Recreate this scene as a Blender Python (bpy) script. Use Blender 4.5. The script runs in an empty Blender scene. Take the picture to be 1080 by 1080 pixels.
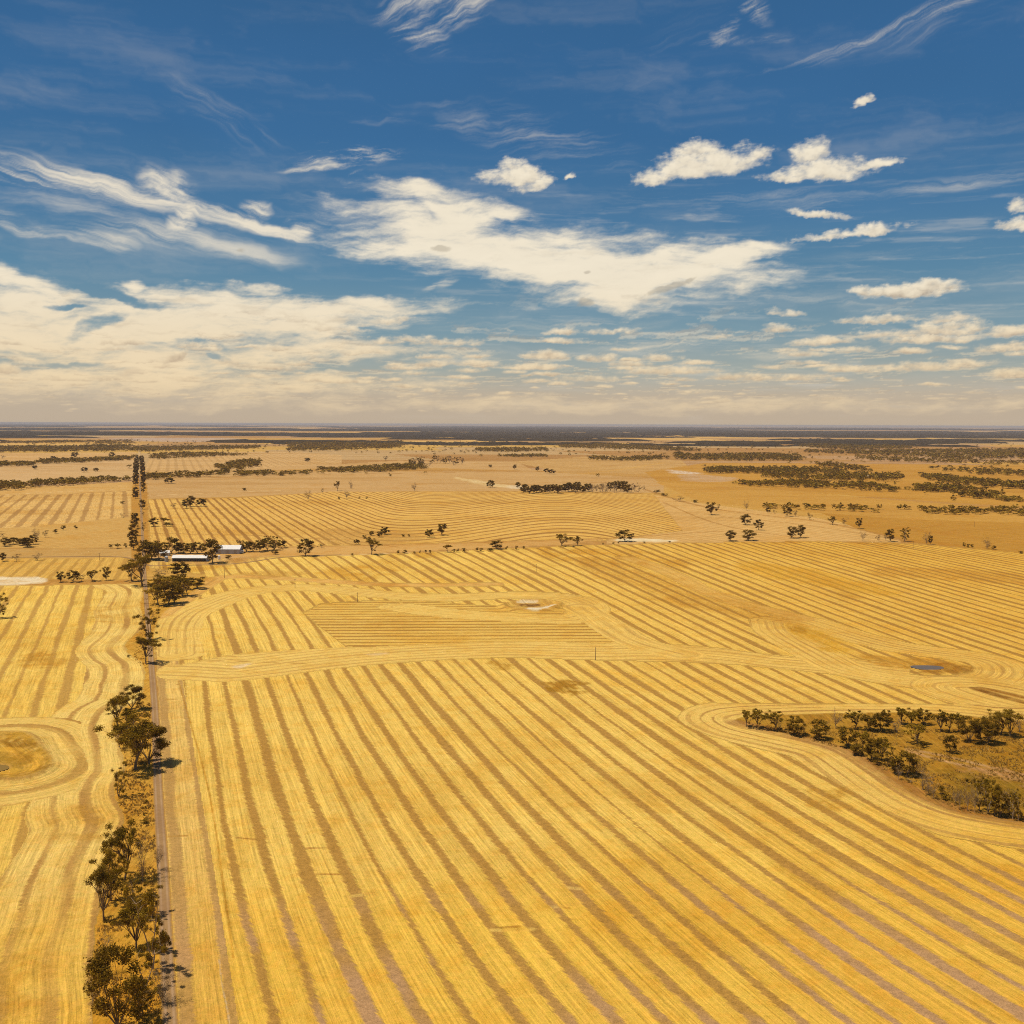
import bpy, math, random
import numpy as np

C = bpy.context.scene.collection
SC = bpy.context.scene
R = math.radians

# ------------------------------------------------------------------ camera
CAM_H = 120.0                      # drone height above the plain, metres
FOC = 1080.0                       # focal length in photograph pixels (1080 wide)
HORIZON = 447.3
ROLL = math.atan(4 / 1080.0)
PITCH = math.atan((540 - HORIZON) / FOC)
FWD = np.array([0, math.cos(PITCH), -math.sin(PITCH)])
RT0 = np.array([1.0, 0, 0]); UP0 = np.cross(RT0, FWD)
RT = math.cos(ROLL) * RT0 + math.sin(ROLL) * UP0
UP = -math.sin(ROLL) * RT0 + math.cos(ROLL) * UP0
from mathutils import Matrix, Vector
cd = bpy.data.cameras.new('camera'); cam = bpy.data.objects.new('camera', cd); C.objects.link(cam)
cd.sensor_width = 36; cd.lens = 36 * FOC / 1080; cd.clip_start = 1; cd.clip_end = 300000
M = Matrix.Identity(4)
for i in range(3):
    M[i][0] = RT[i]; M[i][1] = UP[i]; M[i][2] = -FWD[i]
M[2][3] = CAM_H
cam.matrix_world = M
SC.camera = cam

def ray(px, py):
    px = np.asarray(px, float); py = np.asarray(py, float)
    return FOC * FWD + (px - 540)[..., None] * RT + (540 - py)[..., None] * UP
def G(px, py):
    """survey of the photograph: where the sight line through a pixel meets the plain (metres)"""
    d = ray(px, py); t = -CAM_H / d[..., 2]
    return np.stack([d[..., 0] * t, d[..., 1] * t], -1)
def hor(px): return HORIZON + (px - 540) * 4 / 1080.0
def pxm(px, py):
    """photograph pixels per metre at the ground point seen at px, py"""
    return (py - hor(px)) / CAM_H

# ------------------------------------------------------------------ light
SC.view_settings.view_transform = 'Standard'; SC.view_settings.look = 'None'
SC.view_settings.exposure = 0; SC.view_settings.gamma = 1
SUN_EL, SUN_AZ = R(67), R(-98)        # azimuth from +Y towards +X: sun stands on the left
sd = Vector((math.sin(SUN_AZ) * math.cos(SUN_EL), math.cos(SUN_AZ) * math.cos(SUN_EL), math.sin(SUN_EL)))
sl = bpy.data.lights.new('sun', 'SUN'); sl.energy = 4.0; sl.angle = R(0.5); sl.color = (1.0, 0.87, 0.66)
so = bpy.data.objects.new('sun', sl); C.objects.link(so)
so.rotation_euler = sd.to_track_quat('Z', 'Y').to_euler(); so.location = (-300, 0, 500)

def lin(c):
    c = np.asarray(c, float) / 255.0
    return np.where(c <= 0.04045, c / 12.92, ((c + 0.055) / 1.055) ** 2.4)
LIT = np.array([1.38, 1.27, 1.05])      # daylight falling on level ground, per channel
def base(*c): return np.clip(lin(c) / LIT, 0, 0.9)

# ------------------------------------------------------------------ node helper
class NT:
    def __init__(s, tree): s.t = tree; s.t.nodes.clear()
    def node(s, ty, ins=None, **props):
        n = s.t.nodes.new(ty)
        for k, v in props.items(): setattr(n, k, v)
        for k, v in (ins or {}).items(): s.put(n.inputs[k], v)
        return n
    def put(s, sock, v):
        if isinstance(v, bpy.types.NodeSocket): s.t.links.new(v, sock)
        else:
            try: sock.default_value = v
            except TypeError: sock.default_value = tuple(v)
    def m(s, op, a, b=None, c=None, clamp=False):
        n = s.t.nodes.new('ShaderNodeMath'); n.operation = op; n.use_clamp = clamp
        s.put(n.inputs[0], a)
        if b is not None: s.put(n.inputs[1], b)
        if c is not None: s.put(n.inputs[2], c)
        return n.outputs[0]
    def v(s, op, a, b=None, out=0):
        n = s.t.nodes.new('ShaderNodeVectorMath'); n.operation = op
        s.put(n.inputs[0], a)
        if b is not None: s.put(n.inputs[3 if op == 'SCALE' else 1], b)
        return n.outputs[out]
    def xyz(s, x, y, z=0.0):
        n = s.t.nodes.new('ShaderNodeCombineXYZ')
        for i, q in enumerate((x, y, z)): s.put(n.inputs[i], q)
        return n.outputs[0]
    def sep(s, a):
        n = s.t.nodes.new('ShaderNodeSeparateXYZ'); s.put(n.inputs[0], a); return n.outputs
    def noise(s, vec, scale, detail=3.0, rough=0.55, dist=0.0, col=False):
        n = s.node('ShaderNodeTexNoise', {'Vector': vec, 'Scale': scale, 'Detail': detail, 'Roughness': rough, 'Distortion': dist})
        return n.outputs['Color' if col else 0]
    def smooth(s, x, a, b, lo=0.0, hi=1.0):
        n = s.node('ShaderNodeMapRange', {'Value': x, 'From Min': a, 'From Max': b, 'To Min': lo, 'To Max': hi}, interpolation_type='SMOOTHSTEP')
        return n.outputs[0]
    def lerp(s, f, a, b, mode='MIX'):
        n = s.t.nodes.new('ShaderNodeMix'); n.data_type = 'RGBA'; n.blend_type = mode
        s.put(n.inputs[0], f); s.put(n.inputs[6], a); s.put(n.inputs[7], b)
        return n.outputs[2]
    def fmix(s, f, a, b):
        n = s.t.nodes.new('ShaderNodeMix'); n.data_type = 'FLOAT'
        s.put(n.inputs[0], f); s.put(n.inputs[2], a); s.put(n.inputs[3], b)
        return n.outputs[0]

def rgba(c): return (float(c[0]), float(c[1]), float(c[2]), 1.0)

# ------------------------------------------------------------------ daylight
world = bpy.data.worlds.new('World'); SC.world = world; world.use_nodes = True
_n = NT(world.node_tree)
_sky = _n.node('ShaderNodeTexSky', sky_type='NISHITA', sun_disc=False, sun_elevation=SUN_EL, sun_rotation=SUN_AZ, altitude=300, air_density=1.0, dust_density=1.5, ozone_density=3.0)
_bg = _n.node('ShaderNodeBackground', {'Color': _n.lerp(1.0, _sky.outputs[0], (1.0, .74, .42, 1), 'MULTIPLY'), 'Strength': 0.1})
_n.node('ShaderNodeOutputWorld', {'Surface': _bg.outputs[0]})
SC.cycles.sample_clamp_indirect = 1.5; SC.cycles.filter_width = 1.05
SC.cycles.use_denoising = False      # keeps the fine straw texture

# ------------------------------------------------------------------ numpy helpers
def vnoise(x, y, seed=0):
    """smooth value noise in 0..1"""
    xi = np.floor(x).astype(np.int64); yi = np.floor(y).astype(np.int64)
    fx = x - xi; fy = y - yi; fx = fx * fx * (3 - 2 * fx); fy = fy * fy * (3 - 2 * fy)
    def h(a, b):
        k = (a * 374761393 + b * 668265263 + seed * 144665) & 0xffffffff
        k = ((k ^ (k >> 13)) * 1274126177) & 0xffffffff
        return ((k ^ (k >> 16)) & 0xffff) / 65535.0
    return (h(xi, yi) * (1 - fx) + h(xi + 1, yi) * fx) * (1 - fy) + (h(xi, yi + 1) * (1 - fx) + h(xi + 1, yi + 1) * fx) * fy
def fbm(x, y, seed=0, o=4):
    s = 0; a = .5
    for i in range(o):
        s = s + a * vnoise(x * 2 ** i, y * 2 ** i, seed + i * 7); a /= 2
    return s / (1 - .5 ** o)
def inside(P, poly):
    x, y = P[:, 0], P[:, 1]; r = np.zeros(len(P), bool); n = len(poly)
    for i in range(n):
        x1, y1 = poly[i]; x2, y2 = poly[(i + 1) % n]
        if y1 == y2: continue
        c = ((y1 > y) != (y2 > y)) & (x < (x2 - x1) * (y - y1) / (y2 - y1) + x1)
        r ^= c
    return r
def pdist(P, line):
    """distance to a polyline, signed side and length along it"""
    best = np.full(len(P), 1e9); along = np.zeros(len(P)); s0 = 0
    for a, b in zip(line[:-1], line[1:]):
        d = b - a; L = np.hypot(*d)
        if L < 1e-6: continue
        t = np.clip(((P - a) @ d) / L ** 2, 0, 1)
        q = P - a - t[:, None] * d; r = np.hypot(q[:, 0], q[:, 1])
        k = r < best; best[k] = r[k]; along[k] = s0 + t[k] * L; s0 += L
    return best, along
def chaikin(p, closed=False, n=2):
    p = np.asarray(p, float)
    for _ in range(n):
        if closed:
            q = np.roll(p, -1, 0); p = np.stack([.75 * p + .25 * q, .25 * p + .75 * q], 1).reshape(-1, 2)
        else:
            a, b = p[:-1], p[1:]
            p = np.concatenate([p[:1], np.stack([.75 * a + .25 * b, .25 * a + .75 * b], 1).reshape(-1, 2), p[-1:]])
    return p
def W(pts, closed=False, n=2):
    p = np.asarray(pts, float); q = G(p[:, 0], p[:, 1])
    return chaikin(q, closed, n) if n else q
def link_mesh(name, verts, faces, mat=None, parent=None, smooth=False):
    me = bpy.data.meshes.new(name)
    verts = np.asarray(verts, np.float32); faces = np.asarray(faces, np.int32)
    k = faces.shape[1]
    me.vertices.add(len(verts)); me.vertices.foreach_set('co', verts.ravel())
    me.loops.add(faces.size); me.loops.foreach_set('vertex_index', faces.ravel())
    me.polygons.add(len(faces)); me.polygons.foreach_set('loop_start', np.arange(0, faces.size, k, dtype=np.int32))
    if smooth: me.polygons.foreach_set('use_smooth', np.ones(len(faces), bool))
    me.update(calc_edges=True)
    o = bpy.data.objects.new(name, me); C.objects.link(o)
    if mat: me.materials.append(mat)
    if parent: o.parent = parent
    return o

# ------------------------------------------------------------------ sky backdrop with its clouds
def perlin(x, y, seed=0):
    xi = np.floor(x).astype(np.int64); yi = np.floor(y).astype(np.int64); fx = x - xi; fy = y - yi
    ux = fx * fx * fx * (fx * (fx * 6 - 15) + 10); uy = fy * fy * fy * (fy * (fy * 6 - 15) + 10)
    rs = np.random.RandomState(seed + 11); th = rs.rand(65536) * 2 * np.pi; gx = np.cos(th); gy = np.sin(th)
    def g(a, b, dx, dy):
        k = (a * 374761393 + b * 668265263) & 0xffffffff; k = ((k ^ (k >> 13)) * 1274126177) & 0xffffffff; k = (k ^ (k >> 16)) & 0xffff
        return gx[k] * dx + gy[k] * dy
    a = g(xi, yi, fx, fy) * (1 - ux) + g(xi + 1, yi, fx - 1, fy) * ux
    b = g(xi, yi + 1, fx, fy - 1) * (1 - ux) + g(xi + 1, yi + 1, fx - 1, fy - 1) * ux
    return a * (1 - uy) + b * uy
def pf(x, y, seed=0, o=6, rough=.55):
    s = 0; a = 1.; t = 0
    for i in range(o):
        s = s + a * perlin(x * 2.03 ** i + 17.3 * i, y * 2.03 ** i - 9.1 * i, seed + i); t += a; a *= rough
    return s / t * 1.6            # about -0.8..0.8
def sst(x, a, b):
    t = np.clip((x - a) / (b - a), 0, 1); return t * t * (3 - 2 * t)
def sky_colours(X, E):
    """colour of the sky at azimuth X and elevation E, both in 1/1080 radian; linear RGB"""
    def AE(px, py):
        d = ray(px, py); return math.atan2(d[0], d[1]) * 1080, math.atan2(d[2], math.hypot(d[0], d[1])) * 1080
    deg = np.degrees(E / 1080)
    st = [(0.0, (190, 173, 151)), (1.5, (190, 176, 155)), (3.0, (160, 168, 162)), (5.0, (124, 153, 166)), (8, (92, 134, 162)), (11, (75, 120, 158)), (15, (60, 107, 152)),
          (19, (56, 102, 148)), (23, (52, 96, 140)), (27, (48, 89, 132)), (32, (43, 81, 120)), (50, (36, 70, 106))]
    L = np.array([lin(c) for _, c in st]); D = [d for d, _ in st]
    col = np.stack([np.interp(deg, D, L[:, i]) for i in range(3)], -1)
    col = col * (1 + .05 * pf(X / 220, E / 120, 90, 3)[..., None])
    wx = pf(X / 70, E / 55, 1, 4); wy = pf(X / 70, E / 55, 2, 4)
    hx = pf(X / 16, E / 13, 3, 5, .6); hy = pf(X / 16, E / 13, 4, 5, .6)
    def blobs(x, y, items, flat=0.0, full=False):
        acc = np.full(x.shape, -9.0); top = np.zeros(x.shape)
        for px, py, rx, ry, rot, amp in items:
            a, e = AE(px, py); c, s = math.cos(R(rot)), math.sin(R(rot))
            k = (abs(x - a) < 2.2 * max(rx, ry) + 10) & (abs(y - e) < 2.2 * (abs(s) * rx + ry) + 10)
            if not k.any(): continue
            dx, dy = x[k] - a, y[k] - e
            qx = (dx * c + dy * s) / rx; qy = (-dx * s + dy * c) / ry
            if flat: qy = np.where(qy < 0, qy * flat, qy)
            v = (1 - qx * qx - qy * qy) * amp; o = acc[k]; b = v > o
            o[b] = v[b]; acc[k] = o; t = top[k]; t[b] = qy[b]; top[k] = t
        return (acc, top) if full else acc
    def over(col, d, c):
        return col * (1 - d[..., None]) + c * d[..., None]
    lowf = sst(deg, 1, 9)[..., None]
    lit = lin((236, 212, 172)) * (1 - lowf) + lin((242, 230, 206)) * lowf
    grey = lin((188, 166, 140)) * (1 - lowf) + lin((186, 172, 152)) * lowf
    # thin veils that barely whiten the blue
    vl = sst(pf(X / 260 + .3 * wx, E / 42 + .2 * wx + .0012 * X, 95, 7, .62), -.05, .75) * sst(deg, 34, 10) * .17
    vl = vl + sst(pf(X / 120 + .3 * wx, E / 9 + .002 * X, 96, 6, .62), .02, .6) * sst(deg, 15, 9) * sst(X, -250, 60) * .30
    col = col * (1 - vl[..., None]) + lin((214, 208, 196)) * vl[..., None]
    # --- cirrus: filaments combed along slightly fanned directions
    def comb(items, ang, stretch, size, lo, hi, seed, warp=14, amt=1., edge=.9):
        x = X + warp * wx; y = E + warp * wy * .6
        m = blobs(x, y, items)
        k = m > 0; d = np.zeros(X.shape)
        if not k.any(): return d
        c, s = math.cos(R(ang)), math.sin(R(ang))
        xx = X[k] + 9 * wx[k] + 1.2 * hx[k]; yy = E[k] + 11 * wy[k] + 1.0 * hy[k]
        u = (xx * c + yy * s) / (size * stretch); v = (-xx * s + yy * c) / size
        v = v + .55 * perlin(u * .9, v * .35, seed + 50)
        f = .62 * pf(u, v, seed, 6, .62) + .5 * pf(u * .5, v * .5, seed + 9, 3, .5)
        f = f + .35 * pf(u * .6, v * 3.2, seed + 70, 4, .6)
        d[k] = sst(m[k], -.0, edge * 1.15) * sst(f + .25 * np.clip(m[k], 0, 1.3), lo, hi * 1.12) ** 1.15 * amt
        return d
    ci = comb([(110, 196, 150, 17, -9, 1), (190, 214, 150, 11, -13, 1.1), (265, 234, 84, 9, -17, 1.5), (315, 243, 18, 9, 0, 1.4), (0, 185, 90, 14, -4, .9)], -11, 9, 13, -.12, .62, 1, 12, .95)
    ci = np.maximum(ci, comb([(40, 240, 110, 12, -14, 1.1), (100, 255, 50, 14, 0, 1.1), (175, 248, 110, 16, -8, 1.0), (250, 264, 80, 14, -8, .8), (120, 222, 190, 44, -8, .6)], -9, 7, 15, -.15, .75, 2, 14, .85))
    ci = np.maximum(ci, comb([(178, 203, 46, 24, -6, 1.25), (197, 230, 32, 20, 30, 1.15), (266, 219, 20, 13, 0, 1.0), (205, 222, 66, 14, -12, .9)], -14, 2.6, 12, -.28, .62, 3, 22, .97, 1.0))
    ci = np.maximum(ci, comb([(455, 10, 76, 24, 6, 1.1), (440, 30, 46, 26, -20, 1.0), (505, 2, 60, 18, 20, .9)], 22, 6, 9, -.1, .75, 4, 12, .72))
    ci = np.maximum(ci, comb([(370, 166, 66, 12, 5, 1.1), (350, 176, 60, 5, 8, 1.0), (380, 158, 50, 6, -5, .9), (375, 185, 16, 5, 30, .8)], 7, 6, 7, -.08, .6, 5, 9, .75))
    ci = np.maximum(ci, comb([(235, 122, 84, 17, -27, .8), (262, 136, 60, 12, -22, .8)], -26, 7, 12, -.05, .9, 6, 12, .42))
    ci = np.maximum(ci, comb([(560, 140, 130, 30, -12, .8), (590, 165, 100, 22, -10, .7), (500, 120, 70, 16, -8, .8), (490, 132, 66, 7, 8, .8), (400, 125, 60, 5, 3, .6)], 5, 7, 10, -.1, .95, 7, 18, .46))
    ci = np.maximum(ci, comb([(765, 34, 22, 15, 40, 1.2), (795, 8, 30, 14, -40, .9), (790, 44, 60, 6, 0, .8)], 12, 3, 9, -.1, .8, 8, 10, .55))
    ci = np.maximum(ci, comb([(945, 26, 110, 8, 19, 1.4), (860, 57, 110, 5.5, 12, 1.2), (1010, 4, 60, 8, 20, 1.2)], 18, 16, 5, -.05, 1.0, 9, 5, .5, 1.3))
    ci = np.maximum(ci, comb([(980, 30, 90, 24, 12, .7), (700, 60, 90, 30, 30, .45)], 16, 8, 14, -.05, .95, 10, 12, .38))
    ci = np.maximum(ci, comb([(930, 203, 270, 9, 3, .9), (1000, 196, 130, 7, 3, 1), (760, 208, 160, 9, 0, .8), (820, 222, 160, 7, -3, .6), (1000, 262, 180, 9, 2, .6), (840, 290, 220, 12, -2, .7), (830, 312, 160, 8, -8, .9), (960, 332, 200, 9, 0, .6),
                              (1040, 290, 120, 14, 2, .6), (730, 320, 160, 12, 0, .6)], 1, 16, 9, -.12, .95, 11, 7, .5))
    ci = np.maximum(ci, comb([(390, 232, 130, 30, -6, .8), (340, 215, 60, 16, -8, .7), (735, 229, 42, 5, -3, 1), (700, 232, 60, 4, 0, .7)], -3, 7, 12, -.1, .9, 12, 16, .6))
    ci = np.maximum(ci, comb([(690, 366, 90, 9, 2, 1), (740, 350, 120, 7, 2, .7), (840, 374, 90, 7, 0, .8), (900, 365, 200, 10, 0, .5), (470, 298, 16, 6, 20, 1.2), (455, 303, 20, 4, 25, .9), (600, 345, 200, 12, 0, .5)], 3, 12, 7, -.2, .8, 13, 6, .6))
    col = over(col, np.clip(ci, 0, 1), lin((228, 218, 200)) * .4 + lit * .6)
    # --- broad sheets
    sheet = [(655, 286, 160, 30, -2, 1.2), (765, 273, 58, 13, 8, 1.2), (648, 308, 70, 20, -6, 1), (480, 252, 84, 30, -14, 1.1), (445, 205, 60, 11, -6, .9), (480, 228, 50, 20, -20, 1.0), (560, 272, 120, 22, -8, 1),
             (520, 222, 50, 10, -6, .8), (440, 262, 90, 20, -8, .5), (410, 222, 50, 10, -6, .4), (620, 258, 120, 18, -6, .5), (720, 262, 50, 10, 0, .5)]
    left = [(190, 342, 250, 26, 2, 1.25), (330, 328, 150, 13, 4, 1.1), (250, 318, 140, 14, 0, 1.), (20, 330, 110, 34, 0, 1.2), (20, 303, 60, 13, -6, .9), (80, 312, 50, 9, -8, .8), (90, 372, 270, 24, 0, 1.05), (110, 402, 360, 18, 0, .85), (310, 372, 180, 15, 0, .75),
            (265, 304, 40, 7, 4, .8), (145, 302, 12, 8, 0, .9), (0, 292, 20, 12, 0, .9), (640, 428, 700, 9, 0, .55)]
    holes = [(100, 343, 36, 7, 20, 1.1), (126, 312, 40, 5, -14, 1), (205, 364, 26, 7, 10, .9), (330, 386, 40, 4, 0, .8), (70, 322, 18, 3, 0, .9), (45, 384, 60, 3, 0, .6), (215, 372, 30, 4, -20, .8)]
    for items, sx, wp, sd_ in ((sheet, 1, 16, 20), (left, 1, 18, 30)):
        x = X + wp * wx + 4 * hx; y = E + wp * .55 * wy + 3 * hy
        m = blobs(x, y, items)
        if items is left: m = m - .9 * np.clip(blobs(x, y, holes) + .3, 0, 1.2)
        f = pf((X + 10 * wx) / 80, (E + 8 * wy - .05 * X) / 19, sd_, 8, .62)
        ff = pf((X + 16 * wx) / 38, (E + 5 * wy + .10 * X * (items is sheet)) / 5.5, sd_ + 8, 6, .62)
        d = sst(m + 1.15 * f + (.40 if items is sheet else .5) * ff + (.12 if items is sheet else 0), -.36, 1.08) ** 1.3 * .96
        sh = sst(pf(X / 60 + .3 * wx, E / 14, sd_ + 3, 6, .62), .10, .55) * sst(deg, 12, 6)
        c = lit * (1 - .38 * sh[..., None]) + grey * .38 * sh[..., None]
        c = c * (1 + .07 * f[..., None])
        col = over(col, np.clip(d, 0, 1), c)
    x = X + 3 * hx; y = E + 2 * hy
    dm, tt = blobs(x, y, [(465, 262, 13, 3.5, 0, 1), (703, 304, 34, 4, 14, 1), (726, 296, 12, 3, 30, .9), (617, 319, 12, 5, 0, .9), (620, 287, 4, 2, 0, .8), (255, 264, 5, 2, 0, .3)], full=True)
    col = over(col, sst(dm + .8 * hx, 0, .8) * .5, lin((168, 158, 140)))
    # --- rows of small cumulus in perspective towards the horizon
    z = np.tan(np.clip(E, 4, None) / 1080); ly = 1 / (z + .016); lx = ly * np.tan(np.clip(X / 1080, -1.2, 1.2)); 
    f = pf(lx * 1.5 + .25 * hx, ly * .75 + .12 * hy, 40, 6, .6); fs = pf(lx * 1.5 + .25 * hx, ly * .75 + .16 + .12 * hy, 40, 5, .6)
    band = sst(deg, .2, 1.6) * sst(deg, 8.0, 4.4)
    d = sst(f + .16 * band, .20, .50) * band
    s = sst(f - fs, -.10, .14)[..., None]
    col = over(col, d * .4, (grey * (1 - s) + lit * s))
    # --- fair-weather cumulus
    cum = [(742, 176, 60, 21, 5, 1.15), (700, 184, 34, 12, 14, .9), (790, 166, 28, 8, 12, .9), (740, 160, 26, 12, 0, .9), (872, 182, 46, 18, 0, 1.15), (858, 163, 22, 16, 10, .9), (912, 176, 36, 7, 10, .9), (830, 188, 34, 7, -6, .9),
           (541, 187, 40, 15, 3, 1.1), (564, 196, 28, 8, 10, .9), (538, 176, 20, 9, 0, .9), (602, 188, 7, 4, 20, .9),
           (958, 308, 56, 9, 2, 1.1), (926, 309, 32, 7, 0, 1), (980, 303, 36, 9, 4, 1.1), (1000, 350, 38, 13, 2, 1.1), (1002, 338, 22, 9, 0, 1), (985, 359, 50, 7, 0, 1),
           (1070, 240, 20, 9, 0, 1.1), (1070, 222, 10, 10, 0, 1), (865, 361, 36, 6.5, 2, 1.1), (820, 347, 20, 7, 0, 1.1), (827, 331, 18, 5, 0, .8), (892, 247, 58, 6, 4, .85), (922, 243, 22, 8, 0, 1),
           (911, 110, 10, 6, 20, 1), (862, 227, 32, 5, -12, .9), (848, 374, 22, 5, 0, .9), (578, 376, 30, 7, 0, 1.1), (560, 388, 40, 5, 0, .9), (592, 351, 22, 5, 0, .9), (590, 360, 34, 4, 0, .8), (640, 350, 34, 4, 4, .6),
           (186, 378, 14, 8, 25, 1.3), (130, 362, 26, 6, 0, 1.1), (6, 391, 14, 8, 0, 1.3), (268, 397, 16, 5, 0, 1), (930, 338, 46, 6, 0, .8), (1066, 368, 36, 7, 0, 1), (970, 388, 56, 7, 0, .95),
           (700, 392, 56, 7, 0, .9), (660, 384, 30, 5, 0, .8), (780, 399, 40, 6, 0, .9), (470, 362, 44, 6, 0, .8), (408, 338, 34, 6, 10, .8), (350, 348, 40, 5, 0, .7), (390, 372, 44, 5, 0, .8), (1070, 395, 30, 7, 0, 1), (905, 390, 40, 6, 0, .9), (835, 399, 40, 5, 0, .9),
           (500, 384, 40, 5, 0, .8), (620, 400, 36, 5, 0, .8), (1020, 384, 26, 6, 0, .9), (300, 388, 40, 5, 0, .7), (90, 400, 50, 5, 0, .7), (230, 356, 30, 4, 0, .6), (12, 362, 16, 4, 0, .6), (430, 388, 26, 5, 0, .8), (350, 402, 50, 5, 0, .8)]
    rc = np.random.RandomState(14)
    for _ in range(190):                                        # flat little heaps thickening towards the horizon
        py = 350 + 84 * rc.rand() ** .62; near = (436 - py) / 84
        rx = (6 + 22 * near) * rc.uniform(.45, 1.25); cum.append((rc.uniform(-60, 1140), py, rx, rx * rc.uniform(.15, .26), rc.uniform(-2, 3), rc.uniform(.55, 1.0)))
    sc_ = .35 + .65 * sst(deg, 1.5, 7)                          # distant ones keep their fine grain
    x = X + 7 * wx * sc_ + 7 * hx * sc_; y = E + (4 * wy + 5 * hy) * sc_ ** 1.5
    m, top = blobs(x, y, cum, 1.9, True)
    f = pf(X / 26, E / 17, 60, 7, .6)
    f2_ = pf(X / 9, E / 6, 66, 5, .65)
    f3_ = pf((X + 6 * wx) / 13, (E + 3 * wy) / 3.6, 67, 5, .62)
    d = sst(m + .85 * f + .34 * f2_ + .46 * f3_, -.20, 1.08)
    fs = pf((X - 4) / 26, (E + 5) / 17, 60, 5, .6)
    s = np.clip(.60 + .9 * (f - fs) + .60 * top + .22 * hx, 0, 1) ** .8
    s = np.maximum(s, sst(d, .9, .3) * .75)[..., None]
    gl = sst(deg, 6, 13)[..., None] * .55                       # higher clouds are nearer and cleaner
    c = (grey * (1 - gl) + lit * gl) * (1 - s) + lit * s * (1 + .03 * gl)
    col = over(col, np.clip(d, 0, 1) * .97, c)
    hz = sst(deg, 2.7, -.8) * .90
    return np.clip(over(col, hz, lin((191, 173, 151))), 0, 1)

def build_sky():
    # an all-round backdrop far beyond the land, open overhead where the sun stands
    rad = 150000.
    az = np.concatenate([np.arange(-180, -32, 3.), np.linspace(-31, 31, 1200), np.arange(33, 180, 3.)])
    el = np.concatenate([[-.4], np.linspace(-.15, 29, 640), np.arange(30, 53, 1.5)])
    A, E = np.meshgrid(np.radians(az), np.radians(el)); na = len(az)
    col = np.concatenate([sky_colours(a_ * 1080, e_ * 1080).reshape(-1, 3) for a_, e_ in zip(np.array_split(A, 8), np.array_split(E, 8))])
    V = np.stack([np.sin(A) * np.cos(E), np.cos(A) * np.cos(E), np.sin(E)], -1).reshape(-1, 3) * rad + [0, 0, CAM_H]
    i, j = np.meshgrid(np.arange(len(el) - 1), np.arange(na), indexing='ij'); j2 = (j + 1) % na
    F_ = np.stack([i * na + j, i * na + j2, (i + 1) * na + j2, (i + 1) * na + j], -1).reshape(-1, 4)
    mt = bpy.data.materials.new('sky_light'); mt.use_nodes = True; n = NT(mt.node_tree)
    e = n.node('ShaderNodeEmission', {'Color': n.node('ShaderNodeAttribute', attribute_name='glow').outputs['Color'], 'Strength': 1.0})
    n.node('ShaderNodeOutputMaterial', {'Surface': e.outputs[0]})
    mt.cycles.emission_sampling = 'NONE'
    o = link_mesh('sky', V, F_, mt); o['kind'] = 'structure'
    at = o.data.attributes.new('glow', 'FLOAT_COLOR', 'POINT')
    at.data.foreach_set('color', np.concatenate([col, np.ones((len(col), 1))], 1).astype(np.float32).ravel())
build_sky()

# ------------------------------------------------------------------ the plain
STRIPE_W = np.array([-3.619, 50.833, -41.053, 27.334, -7.703, 34.045, 44.023, -65.103, 22.161, 9.464, -17.461, 9.495, -9.253, 12.464, -2.569])
def stripe_poly(P):
    x = P[:, 0] / 400; y = P[:, 1] / 800; s = 0; k = 0
    for i in range(5):
        for j in range(5 - i):
            s = s + STRIPE_W[k] * x ** i * y ** j; k += 1
    return s
TRACK_PX = [(146.5, 480), (147, 500), (149, 540), (152, 600), (156, 660), (160.5, 710), (163.9, 754), (166.7, 838), (171, 900), (175.5, 1000), (179.5, 1080), (187, 1250), (199, 1600)]
TRACK = W(TRACK_PX, n=1)

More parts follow.
